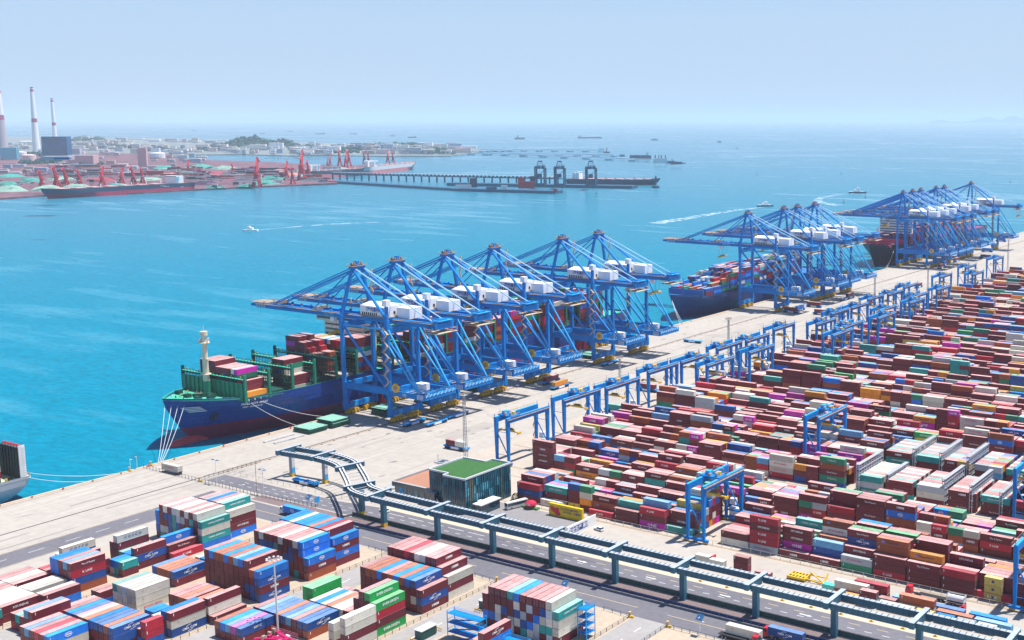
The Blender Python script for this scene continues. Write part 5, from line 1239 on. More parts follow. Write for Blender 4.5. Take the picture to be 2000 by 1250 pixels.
for y in (-1.2,1.2):
    for z in (1.2,3.65): m.box(-2.9,2.9,y-.06,y+.06,z,z+.14,M_lgrey)
m.box(-3.2,3.2,-1,1,.9,1.19,M_dark); m.build('frame', tk); wheels(tk, (-2,-.8,2), .95)
def car(x, y, rz, m_, label):
    t = root('car', label, 'car', (x,y,.01), rz); m = MB(); m.prism([(-2.25,-.88),(2.25,-.88),(2.3,0),(2.25,.88),(-2.25,.88)], .35, .95, m_)
    m.add([(-2.0,-.82,.95),(1.1,-.82,.95),(1.1,.82,.95),(-2.0,.82,.95),(-1.6,-.68,1.6),(.3,-.68,1.6),(.3,.68,1.6),(-1.6,.68,1.6)], [(0,1,5,4),(1,2,6,5),(2,3,7,6),(3,0,4,7)], M_glass); m.box(-1.6,.3,-.68,.68,1.6,1.66,m_); m.build('body', t); wheels(t, (-1.4,1.4), .8, .33)
p = P(1170,1036); car(p.x, p.y, R(170), M_white, 'white car parked beside the sign wall'); p = P(751,1000); car(p.x, p.y, R(180), M_white, 'white car driving under the trestle on main road')
bs = root('bus', 'pale grey coach parked between the office and the flower display', 'bus', (190.2, 364.2, .01), R(72))
m = MB(); m.box(-5,5,-1.2,1.2,.4,3.0,mat('bus_silver',(.55,.53,.50),.3)); m.build('body', bs); m = MB(); m.box(-4.8,4.8,-1.23,-1.2,1.6,2.7,M_glass); m.box(-4.8,4.8,1.2,1.23,1.6,2.7,M_glass); m.box(-5.03,-5,-1.1,1.1,1.5,2.8,M_glass); m.build('window', bs); wheels(bs, (-3,3), 1.05)
# red cone-shaped hoppers and the yellow spreader set down beside the trestle
for x, y, wd in ((293.5,353.2,'behind the trestle'),(388.5,357.2,'beside the right-hand yard crane')):
    m = MB(); m.add([(-2.6,-1.1,.02),(1.4,-1.1,.02),(1.4,1.1,.02),(-2.6,1.1,.02),(1.4,-1.1,2.9),(1.4,1.1,2.9),(1.0,-1.1,2.9),(1.0,1.1,2.9)], [(0,1,4,6),(1,2,5,4),(2,3,7,5),(3,0,6,7),(6,4,5,7)], M_red); m.box(1.4,1.6,-1.3,1.3,.02,3.1,M_red)
    tag(m.build('red_wedge', None, (x,y,0)), 'red steel wedge frame standing ' + wd, 'steel wedge', 'red steel wedges')
ys = root('lifting_frame', 'yellow steel lifting frame with slots lying behind the trestle', 'lifting frame', (328.6, 356.4, 0))
m = MB(); m.box(-3.6,3.6,-2.6,2.6,.5,1.3,M_yel); m.build('frame', ys)
m = MB(); [m.box(-3.0+1.3*k,-2.3+1.3*k,-2.0,-.6,1.3,1.34,M_dark) for k in range(5)]; [m.box(-3.0+1.3*k,-2.3+1.3*k,.6,2.0,1.3,1.34,M_dark) for k in range(5)]; m.build('slot', ys)
m = MB(); m.beam((3.6,-1.5,1),(10.5,-1.5,.6),.4,.4,M_yel); m.beam((3.6,1.5,1.6),(10.5,1.5,1.6),.3,.3,M_yel); m.beam((4,0,1.4),(5.5,0,3),.6,.6,M_yel); m.beam((10.5,-2,.2),(10.5,2,3.2),.5,.5,M_yel); m.beam((4,1.5,2.5),(10.5,-1.5,.8),.3,.3,M_yel); m.build('boom', ys)
for x, y, wd in ((345.4,352.4,'first from the yellow frame'),(362.0,350.2,'second from the yellow frame')):
    m = MB(); m.add([(-5,-1.2,.1),(5,-1.2,.1),(5,1.2,.1),(-5,1.2,.1),(-5,-1.2,2.3),(2.6,-1.2,2.3),(2.6,1.2,2.3),(-5,1.2,2.3)], [(0,1,5,4),(1,2,6,5),(2,3,7,6),(3,0,4,7),(4,5,6,7)], mat('turquoise',(.10,.62,.50),.5)); m.box(-4.9,5,-1.1,1.1,.0,.1,M_dark)
    tag(m.build('turquoise_shell', None, (x,y,0)), 'turquoise open-top shell with sloping end, ' + wd, 'steel shell', 'turquoise steel shells')
# red reach stacker at the bottom edge
rs = root('reach_stacker', 'red machine with railed deck cut by the bottom edge among stacks', 'reach stacker', P(560,1262,9))
m = MB(); q = random.Random(8)
m.box(-4,14,-.5,.5,1.1,2.0,mat('stacker_red',(.42,.008,.09),.5)); m.beam((-9,3,1.2),(1,.2,2.0),1.0,1.0,mat('stacker_red',(.42,.008,.09),.5)); m.beam((-9,-3,1.2),(1,-.2,2.0),1.0,1.0,mat('stacker_red',(.42,.008,.09),.5)); m.box(-11,1,-3,-1.8,-9,1.0,mat('stacker_red',(.42,.008,.09),.5)); m.box(-11,1,1.8,3,-9,1.0,mat('stacker_red',(.42,.008,.09),.5))
m.build('boom', rs)
m = MB(); [m.cbox(q.uniform(-9,0),q.uniform(-2.6,2.6),1.1,q.uniform(.6,1.8),q.uniform(.6,1.8),q.uniform(.4,1.6),[mat('stacker_red',(.42,.008,.09),.5),mat('stacker_red',(.4,.01,.1)),M_lgrey,M_rust][k%4]) for k in range(18)]; m.build('machinery', rs)
m = MB()
for k in range(9): m.tube((-11+1.5*k,3.3,1),(-11+1.5*k,3.3,2.6),.06,M_red,4)
for z in (1.6,2.1,2.6): m.box(-11,1,3.27,3.33,z-.04,z+.04,mat('rail_pink',(.62,.20,.30),.5))
m.build('hand_rail', rs)
wc = root('white_cabin', 'white rounded cabin beside the navy pair near bottom edge', 'cabin', (227.6, 216.5, 0))
m = MB(); m.prism([(-4,-1.6),(3.4,-1.6),(4.2,-.9),(4.2,.9),(3.4,1.6),(-4,1.6)], .6, 4.2, M_white); m.lathe([(2.0,0),(1.2,.35),(.1,.5)], M_white, (0,0,4.2), 12); m.build('body', wc); m = MB(); m.box(4.2,4.25,-.8,.8,2.2,3.8,M_glass); m.build('window', wc)
# warning posts in the beige path
for k in range(10): m = MB(); m.box(-.7,.7,-.25,.25,0,.35,M_yel); m.box(-.25,.25,-.27,.27,.36,.4,M_dark); tag(m.build('road_block', None, (300+11*k, 336, .012)), 'small yellow and black block on tan path beside the main road', 'road block', 'yellow blocks along the tan path')
# boats and buoys
def wake(pts, w0, w1, label):
    mb = MB(); n = len(pts); vs = []
    for i, p_ in enumerate(pts):
        d = (pts[min(i+1,n-1)] - pts[max(i-1,0)]).normalized(); nrm = Vector((-d.y,d.x,0)); w_ = w0+(w1-w0)*i/(n-1); vs += [p_+nrm*w_, p_-nrm*w_]
    mb.add([(v.x,v.y,WATER+.06) for v in vs], [(2*i,2*i+2,2*i+3,2*i+1) for i in range(n-1)], M_foam); tag(mb.build('boat_wake'), label, 'wake', kind='stuff')
def foam_mat():
    m = bpy.data.materials.new('wake_foam'); m.use_nodes = True; t = m.node_tree; b = t.nodes['Principled BSDF']; b.inputs['Base Color'].default_value = (.52,.66,.75,1); b.inputs['Roughness'].default_value = .8
    geo = t.nodes.new('ShaderNodeNewGeometry'); n = t.nodes.new('ShaderNodeTexNoise'); n.inputs['Scale'].default_value = .09; n.inputs['Detail'].default_value = 7; t.links.new(geo.outputs['Position'], n.inputs['Vector'])
    r_ = t.nodes.new('ShaderNodeMapRange'); r_.inputs[1].default_value = .40; r_.inputs[2].default_value = .66; r_.inputs[4].default_value = .8; t.links.new(n.outputs[0], r_.inputs[0]); t.links.new(r_.outputs[0], b.inputs['Alpha']); return m
M_foam = foam_mat()
def boat(px, py, L, rz, label, hullm, kind='launch'):
    p = P(px,py,WATER); t = root('boat', label, 'boat', (p.x,p.y,WATER), rz)
    m = MB(); w_ = L*.16; m.prism([(-L/2,-w_),(L*.2,-w_),(L/2,0),(L*.2,w_),(-L/2,w_)], -.4, L*.09, hullm, M_lgrey); m.build('hull', t)
    m = MB(); m.box(-L*.2,L*.15,-w_*.7,w_*.7,L*.09,L*.2,M_white); m.box(-L*.05,L*.12,-w_*.6,w_*.6,L*.2,L*.29,M_white); m.box(L*.12,L*.125,-w_*.5,w_*.5,L*.22,L*.27,M_glass); m.build('cabin', t); MB().tube((0,0,L*.29),(0,0,L*.48),L*.012,M_lgrey,5).build('mast', t); return p
p = boat(488,451,24,R(211),'small white launch leaving a straight wake in open water',M_white); wake([P(x,y,WATER) for x,y in ((495,450),(540,446),(600,441),(660,437),(740,434))], 2.2, 6, 'white wake trailing the small launch')
p = boat(1495,403,32,R(45),'white-topped tug heading out with long curved wake',mat('tug_hull',(.02,.05,.12))); wake([P(x,y,WATER) for x,y in ((1488,405),(1440,410),(1390,418),(1330,428),(1280,436))], 5, 15, 'pale wake trailing the outbound tug')
p = boat(1675,377,40,R(28),'tug with dark hull turning near the far cranes',mat('tug_hull',(.02,.05,.12))); wake([P(x,y,WATER) for x,y in ((1668,378),(1630,381),(1604,386),(1596,391),(1604,396),(1640,401))], 4, 12, 'curved wake trailing the turning tug')
for k,(px,py) in enumerate([(1690,386),(1648,396),(1478,341),(1643,340),(1973,356),(1350,327)]):
    m = MB(); m.lathe([(1.6,-.4),(1.6,1),(.5,1.4),(.3,6),(.8,6.2),(.1,7.6)], M_dark, n=8); tag(m.build('channel_buoy', None, P(px,py,WATER)), 'dark channel buoy in open water', 'buoy', 'channel buoys')
# ---------------------------------------------------------------- containers: build the 300 that show largest, merge the rest
def build_containers():
    vs, fs = [], []
    boxes = []
    for x, y, z, L, al, c, spec, g, lab in CT:
        hx, hy = (L/2, 1.22) if al == 'x' else (1.22, L/2)
        o = len(vs)
        for dz in (0.02, HC-.03):
            vs += [(x-hx,y-hy,z+dz),(x+hx,y-hy,z+dz),(x+hx,y+hy,z+dz),(x-hx,y+hy,z+dz)]
        fs += [(o,o+1,o+5,o+4),(o+1,o+2,o+6,o+5),(o+2,o+3,o+7,o+6),(o+3,o,o+4,o+7),(o+4,o+5,o+6,o+7),(o+3,o+2,o+1,o)]
        boxes.append((hx, hy))
    bvh = BVHTree.FromPolygons([Vector(v) for v in vs], fs)
    eye = Vector((CAMX, 0, CAMZ)); score = []
    for i, (x, y, z, L, al, c, spec, g, lab) in enumerate(CT):
        hx, hy = boxes[i]; seen = 0.; px, py, dz = proj((x, y, z+1.4))
        if -40 < px < 2040 and -40 < py < 1290 and dz < 900:
            k = (FOC/dz)**2; vd = (eye - Vector((x,y,z))).normalized()
            for nrm, pts, ar in ((Vector((0,0,1)), [(x+hx*a, y+hy*b, z+HC-.02) for a in (-.8,-.3,.3,.8) for b in (-.6,.6)], 4*hx*hy),
                                 (Vector((1,0,0)), [(x+hx+.01, y+hy*b, z+HC*a) for a in (.2,.8) for b in (-.8,-.3,.3,.8)], 2*hy*HC),
                                 (Vector((0,-1,0)), [(x+hx*b, y-hy-.01, z+HC*a) for a in (.2,.8) for b in (-.8,-.3,.3,.8)], 2*hx*HC)):
                f = nrm.dot(vd)
                if f <= 0: continue
                n = 0
                for p in pts:
                    p = Vector(p) + nrm*.03; qx, qy, _ = proj(p)
                    if not (0 <= qx <= 2000 and 0 <= qy <= 1250): continue
                    if bvh.ray_cast(p, (eye-p).normalized(), 2000)[0] is None: n += 1
                seen += ar*f*k*n/len(pts)
        score.append((seen, i))
    score.sort(reverse=True)
    own = set(i for s, i in score[:300])
    rest = MB(); tones = []; q = random.Random(4)
    for i, (x, y, z, L, al, c, spec, g, lab) in enumerate(CT):
        hx, hy = boxes[i]
        if i in own:
            o = bpy.data.objects.new('shipping_container', body_mesh(c, L)); col.objects.link(o)
            o.location = (x, y, z+.015); o.rotation_euler = (0, 0, R(90) if al == 'y' else 0)
            word = ('short ' if L < 8 else 'long ') + CC[c][0] + ' container'
            tag(o, word + ', ' + lab, 'shipping container', g)
            end = 1 if al == 'x' else -1
            for leaf in (-1, 1):
                d = bpy.data.objects.new('door', door_mesh(c, L, end, leaf)); col.objects.link(d); d.parent = o
            l = bpy.data.objects.new('lettering', let_mesh(spec, L)); col.objects.link(l); l.parent = o
            continue
        sm, rm = CM[c]
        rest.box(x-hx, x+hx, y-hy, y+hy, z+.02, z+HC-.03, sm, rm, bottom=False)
        px, py, dz = proj((x, y, z))
        if dz < 620 and 0 < px < 2000 and spec is not None and al == 'x':
            mb = MB(); side_marks(mb, spec, L); rest.add([(x+vx, y+vy, z+vz) for vx, vy, vz in mb.v], [], mb.mats[0])
            o0 = len(rest.v) - len(mb.v)
            for f, mi in zip(mb.f, mb.mi): rest.f.append(tuple(a+o0 for a in f)); rest.mi.append(rest.mid(mb.mats[mi]))
        t = q.random(); tones += [t]*(len(rest.f)-len(tones))
    me = rest.mesh('shipping_containers'); at = me.attributes.new('tone', 'FLOAT', 'FACE'); at.data.foreach_set('value', tones)
    ro = bpy.data.objects.new('shipping_containers', me); col.objects.link(ro)
    tag(ro, 'maroon, blue and white containers packed in far rows and on the ships', 'containers', kind='stuff')
build_containers()
# ---------------------------------------------------------------- far shore: coal terminal, power station, town, piers, ships at anchor
def land(name, px, z, m): sheet(name, [tuple(P(x,y,z)[:2]) for x,y in px], z, m)
M_portg = mat('port_ground', (.15,.07,.09), .9, .55, .012, var2=.4, scale2=.05); M_town = mat('town_ground', (.17,.20,.20), .9, .2, .004)
def slab(name, px, z, m):
    pts = [tuple(P(x,y,z)[:2]) for x,y in px]
    if sum(a[0]*b[1]-b[0]*a[1] for a,b in zip(pts, pts[1:]+pts[:1])) < 0: pts = pts[::-1]
    mb = MB(); mb.prism(pts, WATER-1, z, m); tag(mb.build(name), kind='structure')
slab('terminal_ground', [(-60,392),(0,387),(80,381),(250,377),(372,370),(495,364),(660,357.5),(652,352),(560,349),(540,340),(630,336),(700,330),(780,326),(770,322),(640,322),(520,316),(420,313),(350,311),(330,300),(-60,300)], .5, M_portg)
slab('town_land', [(-60,299.8),(330,299.8),(360,302),(480,301.5),(560,304),(640,303),(790,305),(880,304),(935,297),(945,291),(880,283.5),(700,281),(560,277),(300,270),(100,268),(-60,266)], .3, M_town)
def far_box(mb, px, py, wpx, dpx, hpx, m, roof=None, z0=.3, rz=.12):
    p = P(px,py,z0); d = proj(p)[2]; s = d/FOC; w_, dd, h = wpx*s, dpx*s, hpx*s
    ca, sa = math.cos(rz), math.sin(rz); pts = []
    for a, b in ((-.5,-.5),(.5,-.5),(.5,.5),(-.5,.5)):
        # width runs along the sight-plane, depth away from the eye
        ax = Vector((VV.x, VU.x, 0)).normalized(); ay = Vector((-ax.y, ax.x, 0))
        q_ = ax*(a*w_*ca - b*dd*sa) + ay*(a*w_*sa + b*dd*ca); pts.append((p.x+q_.x, p.y+q_.y))
    mb.prism(pts, z0, z0+h, m, roof); return p, s
TW = [mat('town_wall_%s' % k, c, .8, .1, .05) for k, c in dict(cream=(.80,.74,.66), pink=(.72,.52,.50), white=(.88,.88,.88), grey=(.45,.47,.50), tan=(.58,.48,.38), blue=(.30,.42,.55)).items()]
TWn = ['cream','pale pink','white','grey','tan','blue-grey']
M_win = mat('far_window', (.12,.16,.22), .3)
q = random.Random(77)
def town(n, x0, x1, y0f, y1f, wr, hr, zone, grp):
    for k in range(n):
        px = q.uniform(x0, x1); py = q.uniform(y0f(px), y1f(px)); wpx, hpx = q.uniform(*wr), q.uniform(*hr); ci = q.randrange(6)
        p = P(px,py,.3); t = root('town_building', TWn[ci] + (' wide low' if wpx > 2.5*hpx else ' blocky') + ' building ' + zone, 'building', (0,0,0), 0, grp)
        mb = MB(); _, s = far_box(mb, px, py, wpx, wpx*.5, hpx, TW[ci], q.choice([TW[2], TW[0], TW[3], TW[1]])); mb.build('wall', t)
        rows = max(1, int(hpx/2.4))
        for r_ in range(rows): mb = MB(); far_box(mb, px, py+.0, wpx*.98, wpx*.5+.35, .7, M_win, None, .3+s*(1.0+hpx*r_/rows)); mb.build('window', t)
town(80, 560, 900, lambda x: 285, lambda x: 302, (8,26), (4,10), 'in the far shore town', 'buildings of the far shore town')
town(80, 150, 470, lambda x: 273+.01*x, lambda x: 300, (8,24), (3.5,9), 'on the slope behind the power station', 'buildings behind the power station')
town(34, 470, 640, lambda x: 284, lambda x: 302, (6,16), (4,11), 'below the wooded hill', 'buildings below the wooded hill')
town(40, 10, 230, lambda x: 280, lambda x: 312, (6,16), (3,8), 'around the power station chimneys', 'buildings around the power station')
town(14, 300, 400, lambda x: 306, lambda x: 318, (8,22), (3,8), 'between the water inlet and coal heaps', 'buildings beside the inlet')
town(34, 0, 345, lambda x: 320, lambda x: 341, (8,26), (3,8), 'behind the stock heaps of the far terminal', 'buildings behind the stock heaps')
for k,(px,py,w_,h,c) in enumerate([(760,290,34,9,2),(660,288,26,8,0),(808,300,30,12,3),(735,289,26,7,0),(905,298,30,9,1),(900,289,60,4,2),(840,286,60,4,3),(505,293,30,11,0),(540,292,26,13,2),(320,274,70,2.2,2),(360,277,60,2,2),(260,272,40,2,2),(420,275,46,2,2)]):
    t = root('waterfront_hall', 'long ' + TWn[c] + ' hall on the far waterfront, ' + ordn(k) + ' largest', 'hall', (0,0,0)); mb = MB(); far_box(mb, px, py, w_, 9, h, TW[c], TW[2] if c != 1 else TW[1]); mb.build('wall', t)
    mb = MB(); _, s = far_box(mb, px, py, w_*.98, 9.4, h*.2, M_win, None, .3+3); mb.build('window', t); t['label'] = 'long ' + TWn[c] + ' hall ' + ['in mid town','left of mid town','at the right waterfront','beside mid town hall','with pink columns at the right point','long roof at the right point','long roof behind the right waterfront','below the wooded hill','right of the wooded hill','beyond the left town, first','beyond the left town, second','behind the power station','behind the inlet'][k]
# wooded hills and trees
def wood(name, pts, n, size, kind='stuff'):
    mb = MB(); ms = [mat('wood_a',(.006,.05,.05),.9,.3,.02), mat('wood_b',(.012,.075,.055),.9,.3,.02), mat('wood_c',(.004,.035,.045),.9,.3,.02)]
    for k in range(n):
        i = q.randrange(len(pts)); px, py, rx, ry, lift = pts[i]
        a = q.uniform(-1,1); b = q.uniform(-1,1); p = P(px+a*rx, py+b*ry*.5+ry*.5, .3); s = proj(p)[2]/FOC
        r_ = size*s*q.uniform(.6,1.3); z = .3 + max(0, (1-a*a))*lift*s*q.uniform(.2,1)
        vs = []; n_ = 6
        for j, (rr, zz) in enumerate(((1,0),(1.05,.55),(.55,1.0))):
            for m_ in range(n_): t_ = 2*math.pi*m_/n_+j*.4; u = q.uniform(.75,1.2); vs.append((p.x+r_*rr*u*math.cos(t_), p.y+r_*rr*u*math.sin(t_), z+r_*zz*u-.2))
        fs = [(j*n_+m_, j*n_+(m_+1)%n_, (j+1)*n_+(m_+1)%n_, (j+1)*n_+m_) for j in range(2) for m_ in range(n_)] + [tuple(range(2*n_,3*n_))]
        mb.add(vs, fs, ms[k % 3])
    tag(mb.build(name), {'woodland': 'dark green wooded hill and tree belts on the far shore'}.get(name, name), 'woodland', kind='stuff')
hl = MB()
for px, py, rx, lift in ((492,285,58,21),(170,274,34,8),(548,284,36,12)):
    p = P(px,py,.3); s = proj(p)[2]/FOC; vs = []; fs = []; n = 20
    for j in range(6):
        f = j/5; 
        for i in range(n): a = 2*math.pi*i/n; vs.append((p.x+rx*s*1.1*(1-f)*math.cos(a), p.y+rx*s*1.1*(1-f)*math.sin(a), .3+lift*s*.8*(1-(1-f)**2)))
    for j in range(5):
        for i in range(n): fs.append((j*n+i,j*n+(i+1)%n,(j+1)*n+(i+1)%n,(j+1)*n+i))
    hl.add(vs, fs, mat('hill_green',(.008,.06,.045),.9,.3,.01))
tag(hl.build('hills'), kind='structure')
wood('woodland', [(492,283,58,7,20),(492,283,50,6,16),(548,283,34,6,11),(440,286,30,4,3),(175,272,32,4,5),(380,292,60,3,1),(700,288,60,6,2),(640,294,60,6,1),(850,297,40,5,3),(780,283,50,3,2),(200,285,60,5,1),(60,300,50,6,1),(330,292,40,3,0),(830,291,40,3,2),(590,286,30,3,2),(80,315,40,6,2),(160,318,40,5,1)], 1500, 3.4)
# chimneys and boiler house
M_chw = mat('chimney_white', (.80,.79,.78), .7, .05); M_chr = mat('chimney_red', (.42,.05,.12), .7, .05); M_chg = mat('chimney_grey', (.45,.40,.42), .8, .1)
def chimney(px, pyb, pyt, wb, wt, label, grey=False, ptx=0):
    p = P(px,pyb,.3); s = proj(p)[2]/FOC; h = hgt(p,pyt); t = root('chimney', label, 'chimney', p, 0, 'power station chimneys')
    r0, r1 = wb*s/2, wt*s/2
    def seg(n, a, b, m): mb = MB(); mb.lathe([(r0+(r1-r0)*a, h*a),(r0+(r1-r0)*b, h*b)], m, n=18); mb.build(n, t)
    if grey: seg('shaft',0,.5,M_chg); seg('red_band',.5,.575,M_chr); seg('shaft',.575,.90,M_chw); seg('red_band',.90,.95,M_chr); seg('shaft',.95,1,M_chw)
    else: seg('shaft',0,.46,M_chw); seg('red_band',.46,.52,M_chr); seg('shaft',.52,.93,M_chw); seg('red_band',.93,.965,M_chr); seg('shaft',.965,.98,M_chw); seg('cap',.98,1,mat('chimney_cap',(.03,.10,.30),.6))
chimney(6,299,169,21,8.5,'widest chimney with grey lower half cut by left edge',True); chimney(72,297,170,14,5.5,'tall white chimney with one red mid band'); chimney(109,290,192,9,4.6,'smallest white chimney rising behind the blue boiler house')
bl = root('boiler_house', 'dark blue gridded boiler house with pink top beside the chimneys', 'boiler house', (0,0,0))
mb = MB(); p, s = far_box(mb, 113, 312, 46, 22, 45, mat('boiler_blue',(.01,.09,.22),.5,.3,.02)); mb.build('wall', bl)
mb = MB(); far_box(mb, 113, 312, 52, 26, 7, mat('boiler_top',(.52,.36,.38),.7), TW[3], .3+45*s); far_box(mb, 122, 311, 28, 10, 3, mat('boiler_blue',(.02,.08,.16)), None, .3+52*s); mb.build('roof', bl)
mb = MB(); [far_box(mb, 113, 312, 46.3, 22.3, .35, M_cwL, None, .3+(6+5*k)*s) for k in range(8)]; mb.build('window', bl)
for nm, px, py, w_, d, h, c, lab in (('factory', 163, 322, 48, 26, 19, mat('factory_pink',(.62,.38,.37),.8), 'long pink factory with window rows right of the boiler house'), ('conveyor_tower', 280, 325, 16, 8, 36, mat('factory_pink',(.62,.38,.37)), 'tall pink conveyor tower behind the red portal cranes'), ('plant_block', 145, 305, 26, 12, 15, TW[3], 'grey plant block between boiler house and pink factory'), ('plant_block', 20, 312, 30, 12, 24, M_cwL, 'blue clad plant block below the widest chimney')):
    t = root(nm, lab, 'industrial building', (0,0,0)); mb = MB(); _, s = far_box(mb, px, py, w_, d, h, c, TW[3]); mb.build('wall', t); mb = MB(); [far_box(mb, px, py, w_*.9, d+.4, 1.1, M_win, None, .3+h*s*f) for f in (.3,.62)]; mb.build('window', t)
for k,(px,py,wp,h,c) in enumerate([(58,316,12,13,'pink'),(30,306,9,9,'white'),(42,306,9,9,'white'),(308,309,14,10,'white'),(52,282,14,6,'white')]):
    p = P(px,py,.3); s = proj(p)[2]/FOC; mb = MB(); mb.lathe([(wp*s,0),(wp*s,h*s),(wp*.5*s,h*s*1.1)], M_chw if c == 'white' else TW[1], n=16); tag(mb.build('storage_tank', None, p), ['pink round tank below the white chimney','white tank left of the chimneys, first','white tank left of the chimneys, second','white tank beside the water inlet','pale tank beyond the power station'][k], 'tank')
# coal heaps under green sheets
M_sheet = [mat('heap_sheet_green',(.05,.27,.23),.8,.2,.02), mat('heap_sheet_pale',(.22,.36,.29),.8,.2,.02), mat('heap_coal',(.05,.025,.06),.9,.3,.02), mat('heap_ore',(.34,.06,.09),.9,.2,.02), mat('heap_tan',(.45,.22,.17),.9,.2,.02)]
SN = ['green-sheeted','pale green-sheeted','dark coal','red ore','tan ore']
heaps = [(20,374,60,14,1),(95,372,60,13,1),(150,368,50,11,1),(15,362,44,10,0),(60,356,44,11,0),(120,352,50,9,1),(20,346,50,8,0),(70,343,36,7,2),(200,353,60,9,3),(230,364,40,8,0),(290,352,50,7,1),(330,345,50,9,4),(360,340,44,8,0),(320,331,44,9,0),(390,329,60,10,0),(440,331,44,9,1),(480,336,44,10,2),(400,360,50,9,2),(420,367,36,7,0),(455,355,40,9,3),(480,365,30,8,0),(530,350,40,9,0),(545,338,40,9,4),(515,333,36,9,3),(575,344,40,8,4),(520,360,50,10,0),(620,350,40,5,3),(640,354,40,4,3),(600,334,44,5,1),(660,330,40,4,1),(270,341,60,5,2),(345,362,30,8,2),(430,341,60,7,3)]
for k,(px,py,wp,h,c) in enumerate(heaps):
    p = P(px,py,.5); s = proj(p)[2]/FOC; mb = MB(); L, w_ = wp*s*.55, wp*s*.30; hh = h*s*.82; n = 14; vs = []
    for f, zz in ((1,0),(.78,.42),(.5,.80),(.22,.97),(.05,.99)):
        for i in range(n):
            a = 2*math.pi*i/n; j = q.uniform(.82,1.14); lx, ly = L*f*math.cos(a)*j, w_*f*math.sin(a)*j
            vs.append((p.x + lx*.55 - ly*.83, p.y + lx*.83 + ly*.55, .5+hh*zz*(q.uniform(.86,1.1) if zz else 1)))
    mb.add(vs, [(r_*n+i,r_*n+(i+1)%n,(r_+1)*n+(i+1)%n,(r_+1)*n+i) for r_ in range(4) for i in range(n)] + [tuple(range(4*n,5*n))], M_sheet[c]); tag(mb.build('stock_heap'), SN[c] + ' stock heap in the far terminal', 'stock heap', 'stock heaps of the far terminal')
# red slewing cranes
M_rc = mat('portal_red', (.50,.02,.035), .5, .1)
def slew(px, py, pyt, side, label, jib=1.0, par=None):
    p = P(px,py,.5); h = hgt(p,pyt); t = root('portal_crane', label, 'portal crane', p, R(-50) if side > 0 else R(130), 'red portal cranes of the far terminal')
    def part(n, f): mb = MB(); f(mb); mb.build(n, t)
    u = h/42
    part('portal', lambda mb: [mb.beam((a*6*u,b*5*u,0),(a*2.4*u,b*2.4*u,14*u),2.6*u,2.6*u,M_rc) for a in (-1,1) for b in (-1,1)] + [mb.box(-6*u,6*u,-5.6*u,-4.6*u,4*u,5.4*u,M_rc), mb.box(-6*u,6*u,4.6*u,5.6*u,4*u,5.4*u,M_rc), mb.tube((0,0,13*u),(0,0,18*u),4*u,M_rc,10)])
    part('machine_house', lambda mb: (mb.box(-6*u,3*u,-3*u,3*u,18*u,23*u,M_rc), mb.beam((-3*u,0,22*u),(0,0,32*u),3.4*u,3.8*u,M_rc,.6), mb.box(-9*u,-6*u,-2.4*u,2.4*u,18*u,21*u,M_rc)))
    part('jib', lambda mb: (mb.beam((2*u,0,20*u),(15*u*jib,0,42*u),3.4*u,4.0*u,M_rc,.55), mb.beam((0,0,32*u),(11*u*jib,0,43*u),1.7*u,1.7*u,M_rc), mb.beam((9*u*jib,0,43*u),(24*u*jib,0,37*u),2.6*u,2.8*u,M_rc,.6), mb.beam((-4*u,0,30*u),(1*u,0,32.5*u),2.2*u,2.2*u,M_rc)))
SL = [(82,367,333,1),(111,366,325,1),(130,364,328,1),(156,362,331,1),(200,363,327,-1),(238,360,327,-1),(261,360,325,1),(279,359,328,1)]
for k,(x,y,t_,sd) in enumerate(SL): slew(x,y,t_,sd,'red slewing crane beside the long bulk carrier, ' + ordn(k) + ' from its bow')
SL2 = [(502,365,310,-1),(560,352,316,-1),(590,352,296,-1),(603,349,314,1),(572,360,326,1),(645,325,303,-1),(664,326,293,1),(682,325,293,1),(712,321,296,1),(720,321,297,1),(758,321,292,-1),(768,321,296,1),(640,330,309,-1),(676,329,296,-1),(368,335,313,-1),(455,340,318,1)]
for k,(x,y,t_,sd) in enumerate(SL2): slew(x,y,t_,sd,'red slewing crane, ' + ['alone on the quay corner','first of the cluster at the jetty root','tallest of the cluster at the jetty root','last of the cluster at the jetty root','lowest of the cluster at the jetty root','first over the moored white-bridged carrier','second over the moored white-bridged carrier','third over the moored white-bridged carrier','first of the pair beside the outer carrier','second of the pair beside the outer carrier','first of the pair near the outer bow','second of the pair near the outer bow','dark jibbed, on the inner basin','crowded among the third over the basin','among heaps left of the basin','among heaps beside the quay corner'][k])
# machinery clutter of the red terminal
shed_m = [('red',mat('shed_red',(.42,.03,.06),.7)),('purple-red',mat('shed_purple',(.20,.03,.09),.7)),('rust red',mat('shed_rust',(.40,.11,.08),.7)),('dark',mat('shed_dark',(.03,.03,.06),.7)),('pale',mat('shed_pale',(.62,.52,.50),.7))]
for k,(px,py,w_,h) in enumerate([(200,344,60,6),(265,346,40,9),(345,346,60,7),(400,352,60,8),(455,348,44,8),(300,344,40,10),(150,347,44,6),(620,352,50,5),(180,336,60,5),(235,338,30,9)] + [(q.uniform(350,650), q.uniform(333,357), q.uniform(12,44), q.uniform(4,11)) for _ in range(34)] + [(q.uniform(120,350), q.uniform(328,346), q.uniform(12,40), q.uniform(3,9)) for _ in range(22)] + [(q.uniform(0,660), q.uniform(330,366), q.uniform(3,11), q.uniform(2.5,8)) for _ in range(80)]):
    t = root('conveyor_shed', shed_m[k % 5][0] + ' conveyor shed among heaps of the far terminal', 'shed', (0,0,0), 0, 'conveyor sheds of the far terminal'); mb = MB(); far_box(mb, px, py, w_, 5, h, shed_m[k % 5][1], None, .5); mb.build('wall', t); mb = MB(); far_box(mb, px, py, w_*1.04, 5.6, 1.0, M_grey, None, .5+h*2.0); mb.build('roof', t)
